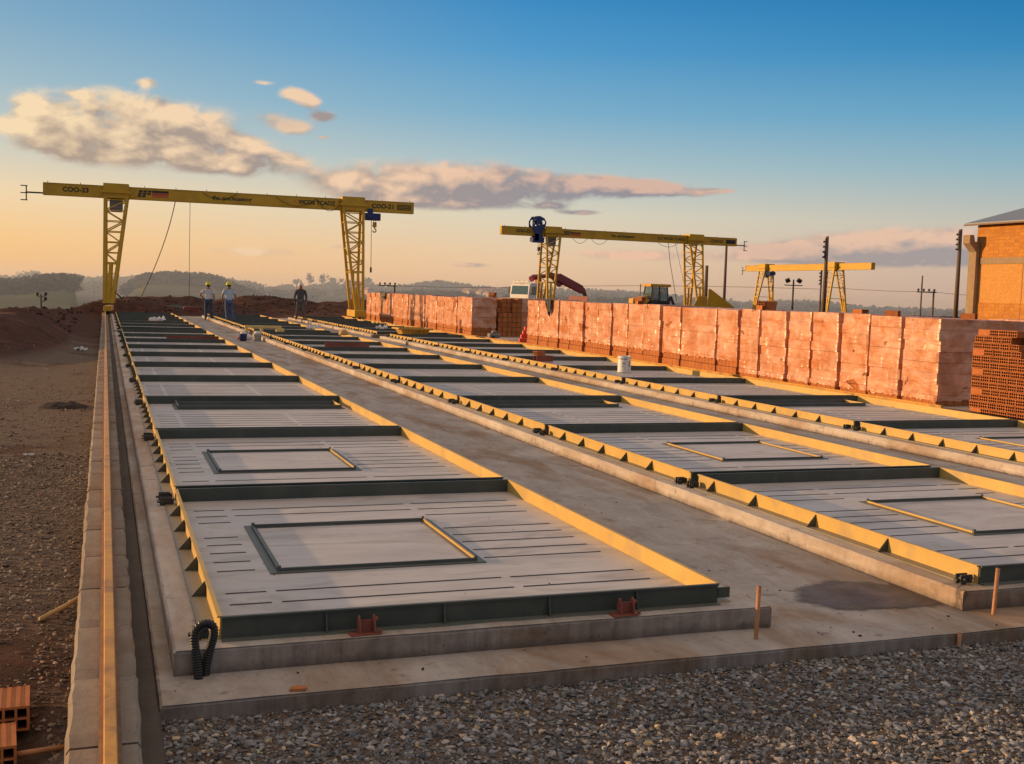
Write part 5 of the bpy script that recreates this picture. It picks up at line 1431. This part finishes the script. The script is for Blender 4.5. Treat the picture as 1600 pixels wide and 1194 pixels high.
# ------------------------------------------------------------------ truck with folded loading crane, backhoe loader
hd = math.cos(math.radians(42)); hs = math.sin(math.radians(42))
view = Vector((math.sin(YAW+.0), math.cos(YAW), 0)); right = Vector((RR[0], RR[1], 0)).normalized()
heading = (-view*hd-right*hs).normalized()
rzt = math.atan2(heading.y, heading.x)-PI/2
pos = atd(812, 470, 106); 
tr = empty('crane_truck', 'white lorry cab with a folded dark red loading crane behind the brick stacks', 'truck', (pos.x, pos.y, -.05), rzt)
cab = MB()
cab.prism([(-1.9, .75),(.05, .75),(.10, 1.62),(-.05, 2.62),(-.25, 2.78),(-1.9, 2.80)], 'x', -1.2, 1.2)
cabo = cab.build('cab', M['white'], tr, bevel=.06)
mb = MB(); mb.quad((-1.06,.115,1.68),(1.06,.115,1.68),(1.0,-.005,2.50),(-1.0,-.005,2.50)); mb.quad((-1.06,.108,1.68),(-1.0,-.012,2.50),(1.0,-.012,2.50),(1.06,.108,1.68)); mb.build('windscreen', M['glass'], cabo)
for s in (-1, 1):
    mb = MB(); mb.prism([(-1.25,1.66),(-.15,1.66),(-.24,2.42),(-1.2,2.46)], 'x', s*1.203-.004, s*1.203+.004); mb.build('side_window', M['glass'], cabo)
    mb = MB(); mb.box(s*1.45-.09, s*1.45+.09, -.08, -.02, 1.75, 2.4); mb.build('mirror', M['cable'], cabo, bevel=.02)
    mb = MB(); mb.box(s*.85-.22, s*.85+.22, .08, .115, .95, 1.15); mb.build('headlight', M['paper'], cabo, bevel=.02)
mb = MB(); mb.box(-1.0, 1.0, -.30, -.06, 2.82, 2.92); 
for x in (-.8, -.3, .3, .8): mb.box(x-.09, x+.09, -.16, -.02, 2.922, 3.0)
mb.build('roof_lights', M['white'], cabo)
mb = MB(); mb.box(-.45, .45, -8.8, -.3, .62, .88); mb.build('chassis', M['dark_steel'], tr)
mb = MB(); mb.box(-1.22, 1.22, -8.9, -3.3, .95, 1.12); mb.box(-1.22, 1.22, -8.9, -8.82, 1.123, 1.7); mb.build('flatbed', M['boom_red'], tr)
for y in (-.75, -6.2, -7.5):
    for s in (-1, 1):
        mb = MB(); mb.lathe([(.2,-.14),(.46,-.14),(.5,-.08),(.5,.08),(.46,.14),(.2,.14)], k=20); w = mb.build('wheel', M['tyre'], tr, smooth=False)
        w.location = (s*1.02, y, .5); w.rotation_euler.y = PI/2
cr = empty_child('loading_crane', tr)
mb = MB(); mb.box(-.4, .4, -3.05, -2.2, .9, 1.5); mb.box(-.22, .22, -2.85, -2.35, 1.5, 3.35); mb.build('column', M['boom_red'], cr, bevel=.03)
mb = MB(); mb.tube([(.0,-1.55,3.15),(0,-1.9,3.35),(0,-3.2,3.5),(0,-4.0,3.55)], [.30,.28,.2,.2], 10); mb.build('knuckle_arm', M['boom_red'], cr)
mb = MB(); mb.prism([(-3.9,3.95),(-4.1,3.45),(-9.4,1.95),(-9.7,2.0),(-9.2,2.75),(-5.6,3.85),(-5.4,3.72)], 'x', -.28, .28); mb.build('main_boom', M['boom_red'], cr, bevel=.03)
mb = MB(); mb.prism([(-9.0,2.72),(-9.5,2.2),(-9.9,1.7),(-10.0,1.75),(-9.6,2.5)], 'x', -.2, .2); mb.build('boom_tip', M['dark_steel'], cr)
mb = MB(); mb.prism([(-5.3,3.1),(-5.2,2.75),(-5.7,2.55),(-6.2,2.7),(-6.1,3.0)], 'x', -.12, .12); mb.build('hydraulic_ram', M['boom_red'], cr, bevel=.03)

pos = atd(1022, 470, 104)
heading = (-right*.93-view*.36).normalized(); rzl = math.atan2(heading.y, heading.x)-PI/2
ld = empty('backhoe_loader', 'yellow backhoe loader with a glazed cab behind the brick stacks', 'loader', (pos.x, pos.y, -.05), rzl)
mb = MB(); mb.box(-.55, .55, -1.0, 2.2, .6, 1.15); mb.build('chassis', M['dark_steel'], ld)
mb = MB(); mb.prism([(.85,1.15),(2.45,1.15),(2.4,1.65),(.85,1.95)], 'x', -.45, .45); hd_ = mb.build('hood', M['loader_yellow'], ld, bevel=.05)
mb = MB(); mb.tube([(.3,1.35,1.8),(.3,1.3,3.0)], .05, 8); mb.build('exhaust_pipe', M['dark_steel'], hd_)
cb = empty_child('cab', ld); mb = MB()
P4 = {(-1,1):((-.78,.80,1.3),(-.70,.62,2.78)), (1,1):((.78,.80,1.3),(.70,.62,2.78)), (-1,0):((-.8,-.1,1.2),(-.75,-.12,2.78)), (1,0):((.8,-.1,1.2),(.75,-.12,2.78)), (-1,-1):((-.8,-1.05,1.3),(-.74,-.92,2.78)), (1,-1):((.8,-1.05,1.3),(.74,-.92,2.78))}
for p, q in P4.values(): mb.bar(p, q, .09)
mb.bar(P4[(-1,1)][0], P4[(1,1)][0], .08); mb.bar(P4[(-1,-1)][0], P4[(1,-1)][0], .08)
mb.box(-.8, .8, -1.0, .8, 1.15, 1.55); mb.build('cab_frame', M['dark_steel'], cb)
mb = MB(); mb.box(-.88, .88, -1.25, .88, 2.78, 3.04); mb.build('cab_roof', M['loader_yellow'], cb, bevel=.05)
for (k1, k2) in (((-1,1),(1,1)),((-1,-1),(1,-1)),((-1,1),(-1,0)),((1,1),(1,0)),((-1,0),(-1,-1)),((1,0),(1,-1))):
    a0, a1 = P4[k1]; b0, b1 = P4[k2]; c = Vector((0,-.1,2)); L4 = [Vector(q).lerp(c, .03) for q in (a0, b0, b1, a1)]
    L4[0].z = L4[1].z = 1.58; mb = MB(); mb.poly(L4); mb.build('window', M['glass'], cb)
mb = MB(); mb.box(-.28, .28, -.5, .05, 1.56, 1.75); mb.box(-.28, .28, -.62, -.5, 1.56, 2.35); mb.build('seat', M['cable'], cb, bevel=.04)
for (y, rr2) in ((1.7, .45), (-.75, .72)):
    for s in (-1, 1):
        mb = MB(); mb.lathe([(.15,-.2),(rr2*.9,-.2),(rr2,-.12),(rr2,.12),(rr2*.9,.2),(.15,.2)], k=20); w = mb.build('wheel', M['tyre'], ld); w.location = (s*.85, y, rr2); w.rotation_euler.y = PI/2
mb = MB(); mb.prism([(2.75,.1),(3.6,.12),(3.1,.9),(2.8,.85)], 'x', -1.1, 1.1); mb.build('front_bucket', M['loader_yellow'], ld)
for s in (-1, 1):
    mb = MB(); mb.bar((s*.65,.9,1.5), (s*.65,2.0,1.1), .14, .2); mb.bar((s*.65,2.0,1.1), (s*.65,2.85,.55), .14, .2); mb.build('loader_arm', M['loader_yellow'], ld)
mb = MB(); mb.bar((0,-1.2,.9), (0,-1.75,1.9), .2, .26); mb.bar((0,-1.75,1.9), (0,-2.15,1.0), .16, .2); mb.build('rear_arm', M['dark_steel'], ld)

# ------------------------------------------------------------------ workers
def skin_mesh(name, J, E, mats, sub=2, root=None):
    idx = {k: i for i, k in enumerate(J)}
    me = bpy.data.meshes.new(name); me.from_pydata([J[k][0] for k in J], [(idx[a], idx[b]) for a, b in E], []); me.update()
    o = bpy.data.objects.new('tmp', me); COL.objects.link(o)
    sk = o.modifiers.new('skin', 'SKIN'); sk.use_smooth_shade = True; sk.branch_smoothing = .4
    if not me.skin_vertices: me.attributes  # layer is created by the modifier below
    bpy.context.view_layer.objects.active = o
    data = me.skin_vertices[0].data if me.skin_vertices else None
    if data is None:
        with bpy.context.temp_override(object=o, active_object=o): bpy.ops.mesh.customdata_skin_add()
        data = me.skin_vertices[0].data
    for k, i in idx.items():
        rr3 = J[k][1]; data[i].radius = (rr3, rr3) if not isinstance(rr3, tuple) else rr3; data[i].use_root = (k == (root or list(J)[0]))
    s = o.modifiers.new('sub', 'SUBSURF'); s.levels = s.render_levels = sub
    dg = bpy.context.evaluated_depsgraph_get(); out = bpy.data.meshes.new_from_object(o.evaluated_get(dg)); out.name = name
    bpy.data.objects.remove(o); bpy.data.meshes.remove(me)
    out.materials.clear(); out.materials.append(mats)
    out.polygons.foreach_set('use_smooth', [True]*len(out.polygons)); return out
def person(loc, rz, label, pose, *a, scale=1.0, **k):
    r = person_(loc, rz, label, pose, *a, **k); r.scale = (scale,)*3; return r
def person_(loc, rz, label, pose, top, legs, helmet, hooded=False, short=True, group=None):
    r = empty('person', label, 'person', loc, rz, group)
    V3 = Vector
    J = {'pelvis': (V3((0,0,.96)), (.15,.11)), 'waist': (V3((0,.005,1.10)), (.135,.10)), 'chest': (V3((0,.0,1.30)), (.165,.115)), 'collar': (V3((0,-.01,1.43)), (.12,.08)),
         'neck': (V3((0,-.005,1.50)), .055), 'jaw': (V3((0,.03,1.565)), (.066,.075)), 'skull': (V3((0,.015,1.64)), (.078,.092)), 'crown': (V3((0,.0,1.70)), (.06,.07)), 'nose': (V3((0,.118,1.60)), .013)}
    E = [('pelvis','waist'),('waist','chest'),('chest','collar'),('collar','neck'),('neck','jaw'),('jaw','skull'),('skull','crown'),('jaw','nose')]
    for s, n in ((-1,'l'),(1,'r')):
        sh = V3((s*.185, -.01, 1.40)); el, wr, hip, kn, an = [V3(p) for p in pose[n]]
        J['sh'+n] = (sh, .066); J['el'+n] = (el, .045); J['wr'+n] = (wr, .030)
        d = (wr-el).normalized(); pal = wr+d*.075; J['pa'+n] = (pal, (.040,.022))
        J['hip'+n] = (hip, .095); J['kn'+n] = (kn, .066); J['cf'+n] = (kn.lerp(an, .35), .062); J['an'+n] = (an, .042)
        to = an+V3((s*.03, .15, -.045)); J['to'+n] = (to, (.045,.03)); J['he'+n] = (an+V3((0,-.05,-.045)), .036)
        E += [('collar','sh'+n),('sh'+n,'el'+n),('el'+n,'wr'+n),('wr'+n,'pa'+n),('pelvis','hip'+n),('hip'+n,'kn'+n),('kn'+n,'cf'+n),('cf'+n,'an'+n),('an'+n,'to'+n),('an'+n,'he'+n)]
        side = d.cross(V3((0,1,0)));  side = side.normalized() if side.length > .2 else V3((1,0,0)); fw = V3((0,1,0))
        for q, (off, ln) in enumerate(((-.030,.070),(-.010,.082),(.011,.076),(.030,.060))):
            b0 = pal+d*.03+fw*off; b1 = b0+d*ln*.5+side*(-s*.006); b2 = b0+d*ln*.92+side*(-s*.022)
            for nm, p in ((f'f{q}a{n}', b0), (f'f{q}b{n}', b1), (f'f{q}c{n}', b2)): J[nm] = (p, .0085)
            E += [('pa'+n, f'f{q}a{n}'), (f'f{q}a{n}', f'f{q}b{n}'), (f'f{q}b{n}', f'f{q}c{n}')]
        t0 = wr+d*.045+fw*.045; t1 = t0+d*.045+fw*.018
        J['ta'+n] = (t0, .011); J['tb'+n] = (t1, .009); E += [('wr'+n,'ta'+n),('ta'+n,'tb'+n)]
    link('body', skin_mesh('body', J, E, M['skin'], 2, 'pelvis'), r)
    g = 1.17
    Ks = ['waist','chest','collar','shl','shr','ell','elr']+([] if short else ['wrl','wrr'])
    Jt = {k: (J[k][0], tuple(x*g for x in J[k][1]) if isinstance(J[k][1], tuple) else J[k][1]*1.28) for k in Ks}
    Jt['hem'] = (J['pelvis'][0]+V3((0,0,-.06)), (.178,.135))
    if short:
        for n in 'lr': Jt['el'+n] = (J['sh'+n][0].lerp(J['el'+n][0], .72), .066)
    Et = [('hem','waist'),('waist','chest'),('chest','collar'),('collar','shl'),('collar','shr'),('shl','ell'),('shr','elr')]+([] if short else [('ell','wrl'),('elr','wrr')])
    if not short:
        for n in 'lr': Jt['wr'+n] = (J['wr'+n][0], .044)
    link('shirt', skin_mesh('shirt', Jt, Et, M[top], 2, 'chest'), r)
    Jl = {'pelvis': (J['pelvis'][0]+V3((0,0,.02)), (.165,.125))}; El = []
    for n in 'lr':
        for k, m_ in (('hip',1.10),('kn',1.25),('cf',1.25),('an',1.5)):
            Jl[k+n] = (J[k+n][0], J[k+n][1]*m_)
        El += [('pelvis','hip'+n),('hip'+n,'kn'+n),('kn'+n,'cf'+n),('cf'+n,'an'+n)]
    link('trousers', skin_mesh('trousers', Jl, El, M[legs], 2, 'pelvis'), r)
    for n in 'lr':
        Jb = {'a': (J['an'+n][0]+V3((0,0,.05)), .055), 'b': (J['an'+n][0], .055), 'c': (J['to'+n][0]+V3((0,0,.008)), (.05,.042)), 'd': (J['he'+n][0]+V3((0,0,.008)), .046)}
        link('boot', skin_mesh('boot', Jb, [('a','b'),('b','c'),('b','d')], M['boot'], 2, 'b'), r)
    mb = MB(); mb.lathe([(.135,1.635),(.128,1.66),(.122,1.70),(.105,1.745),(.07,1.778),(.03,1.79),(.005,1.792)], k=20)
    mb.prism([(-.10,.10),(.10,.10),(.085,.165),(.04,.19),(-.04,.19),(-.085,.165)], 'z', 1.640, 1.652)
    mb.box(-.018, .018, -.10, .09, 1.775, 1.80); h = mb.build('helmet', M[helmet], r, smooth=True)
    if hooded:
        Jh = {'a': (V3((0,-.012,1.45)), (.095,.08)), 'b': (V3((0,-.01,1.53)), (.085,.08)), 'c': (V3((0,.0,1.62)), (.098,.105))}
        link('hood', skin_mesh('hood', Jh, [('a','b'),('b','c')], M['hood'], 2, 'b'), r)
    else:
        mb = MB(); mb.lathe([(.05,1.56),(.085,1.58),(.098,1.62),(.10,1.65)], (0,-.012,0), 16); mb.build('hair', M['hair'], r, smooth=True)
    for s in (-1, 1):
        mb = MB(); mb.lathe([(.002,-.012),(.010,-.007),(.012,0),(.010,.007),(.002,.012)], (s*.032, .098, 1.625), 8); mb.build('eye', M['hair'], r, smooth=True)
    mb = MB(); mb.tube([(-.025,.100,1.553),(0,.108,1.551),(.025,.100,1.553)], .006, 6); mb.build('mouth', M['bucket_red'], r)
    return r
stand = {'l': ((-.26,-.04,1.13),(-.27,.07,.90),(-.09,0,.92),(-.12,.03,.50),(-.14,-.01,.085)), 'r': ((.26,-.04,1.13),(.27,.07,.90),(.09,0,.92),(.12,.03,.50),(.14,-.01,.085))}
w1 = {'l': ((-.36,-.10,1.17),(-.21,.04,1.03),(-.09,0,.92),(-.10,.03,.50),(-.11,-.01,.085)), 'r': ((.25,.02,1.13),(.24,.16,.93),(.09,0,.92),(.13,.03,.50),(.17,-.01,.085))}
w2 = {'l': ((-.29,-.02,1.14),(-.24,.12,.96),(-.09,0,.92),(-.07,.06,.50),(-.05,.02,.085)), 'r': ((.28,-.03,1.14),(.23,.10,.95),(.09,0,.92),(.14,-.01,.51),(.20,-.14,.10))}
w3 = {'l': ((-.27,-.03,1.12),(-.27,.06,.88),(-.09,0,.92),(-.13,.02,.50),(-.17,0,.085)), 'r': ((.27,-.03,1.12),(.28,.06,.88),(.09,0,.92),(.13,.02,.50),(.17,0,.085))}
p = atz(325, 501, 0); person((p.x, p.y, 0), -.25, 'worker in white shirt and dark jeans with a hand on the hip, seen from behind', w1, 'shirt_white', 'jeans_dark', 'helmet_yellow', group='workers')
p = atz(357, 504, .112); person((p.x, p.y, .112), .1, 'worker in a pale blue shirt and blue jeans stepping on the plinth edge', w2, 'shirt_blue', 'jeans', 'helmet_yellow', group='workers', scale=.95)
p = atz(469, 500, .112); person((p.x, p.y, .112), PI-.2, 'worker in dark grey clothes with an orange hood under a white helmet', w3, 'grey_cloth', 'brown_cloth', 'helmet_white', True, False, group='workers')

# ------------------------------------------------------------------ single trees and houses far off
def tree_mesh(seed, h, w):
    global rng
    n = 130; g = np.random.default_rng(seed)
    cl = g.normal(size=(7, 3))*np.array([w*.22, w*.22, h*.16])+np.array([0, 0, h*.66])
    c = cl[g.integers(0, 7, n)]+g.normal(size=(n, 3))*np.array([w*.13, w*.13, h*.09])
    a = g.normal(size=(n, 3)); a /= np.linalg.norm(a, axis=1)[:, None]; b = g.normal(size=(n, 3)); b -= a*np.sum(a*b, 1)[:, None]; b /= np.linalg.norm(b, axis=1)[:, None]
    s = (w*.075*g.uniform(.6, 1.4, n))[:, None]
    V = np.stack([c-a*s-b*s*.8, c+a*s-b*s*.6, c+a*s*.8+b*s, c-a*s*.7+b*s*.9], 1).reshape(-1, 3)
    crown = np_mesh('crown', V, np.arange(len(V)).reshape(-1, 4), M['wood_far'])
    mb = MB(); mb.tube([(0,0,-1),(0,0,h*.4),(w*.03,0,h*.7)], [w*.05,w*.035,w*.015], 7)
    for k in range(4):
        t = 2*PI*k/4+seed; mb.tube([(0,0,h*.38),(w*.2*math.cos(t), w*.2*math.sin(t), h*.62)], [w*.022, w*.01], 5)
    return crown, mb.mesh('trunk', [M['trunk']])
TM = [tree_mesh(s, h, w) for s, h, w in ((1, 14, 12), (2, 18, 11), (3, 11, 14))]
where = [(26,436,'lone small tree on the far ridge at the left edge'),(31,436,'second lone small tree beside the first on the left ridge'),(54,433,'bushy tree on the left ridge above the mist'),(463,451,'taller tree just left of the hooded worker'),(485,450,'tree on the ridge just right of the hooded worker'),(443,452,'low broad tree on the ridge left of the hooded worker'),(520,449,'tree on the ridge right of the near crane leg gap'),(503,450,'slender tree between two broader ridge trees'),(545,447,'tree on the ridge behind the right leg of the near crane'),(575,449,'tree on the ridge right of the near crane leg')]
for k, (u, v, lab) in enumerate(where):
    D = 1480 if u > 300 else 1420; p = atd(u, v, D); cr_, tk = TM[k % 3]
    sc = {26:.5, 31:.6, 54:1.0, 443:.9}.get(u, 1.15)
    r = empty('tree', lab, 'tree', (p.x, p.y, p.z-2), k*1.3, 'single trees on the far ridge'); a_ = link('crown', cr_, r); b_ = link('trunk', tk, r); r.scale = (sc,)*3
def house_meshes():
    mb = MB(); mb.box(-5, 5, -4, 4, 0, 5); w = mb.mesh('wall', [M['house_wall']])
    mb = MB(); mb.prism([(-4.6, 5.005), (4.6, 5.005), (0, 7.6)], 'x', -5.4, 5.4); rf_ = mb.mesh('roof', [M['house_roof']]); return w, rf_
HW, HR = house_meshes()
for k, (u, v) in enumerate(((738,459),(746,456),(752,460),(758,457),(764,461),(772,458),(731,457),(781,461),(568,452),(576,456))):
    D = 920-(v-456)*12; p = atd(u, v, D)
    r = empty('house', 'pale village house among the trees on the distant hill', 'house', (p.x, p.y, p.z-2.0), k*.9, 'village houses on the distant hill'); link('wall', HW, r); link('roof', HR, r); r.scale = (.75,)*3
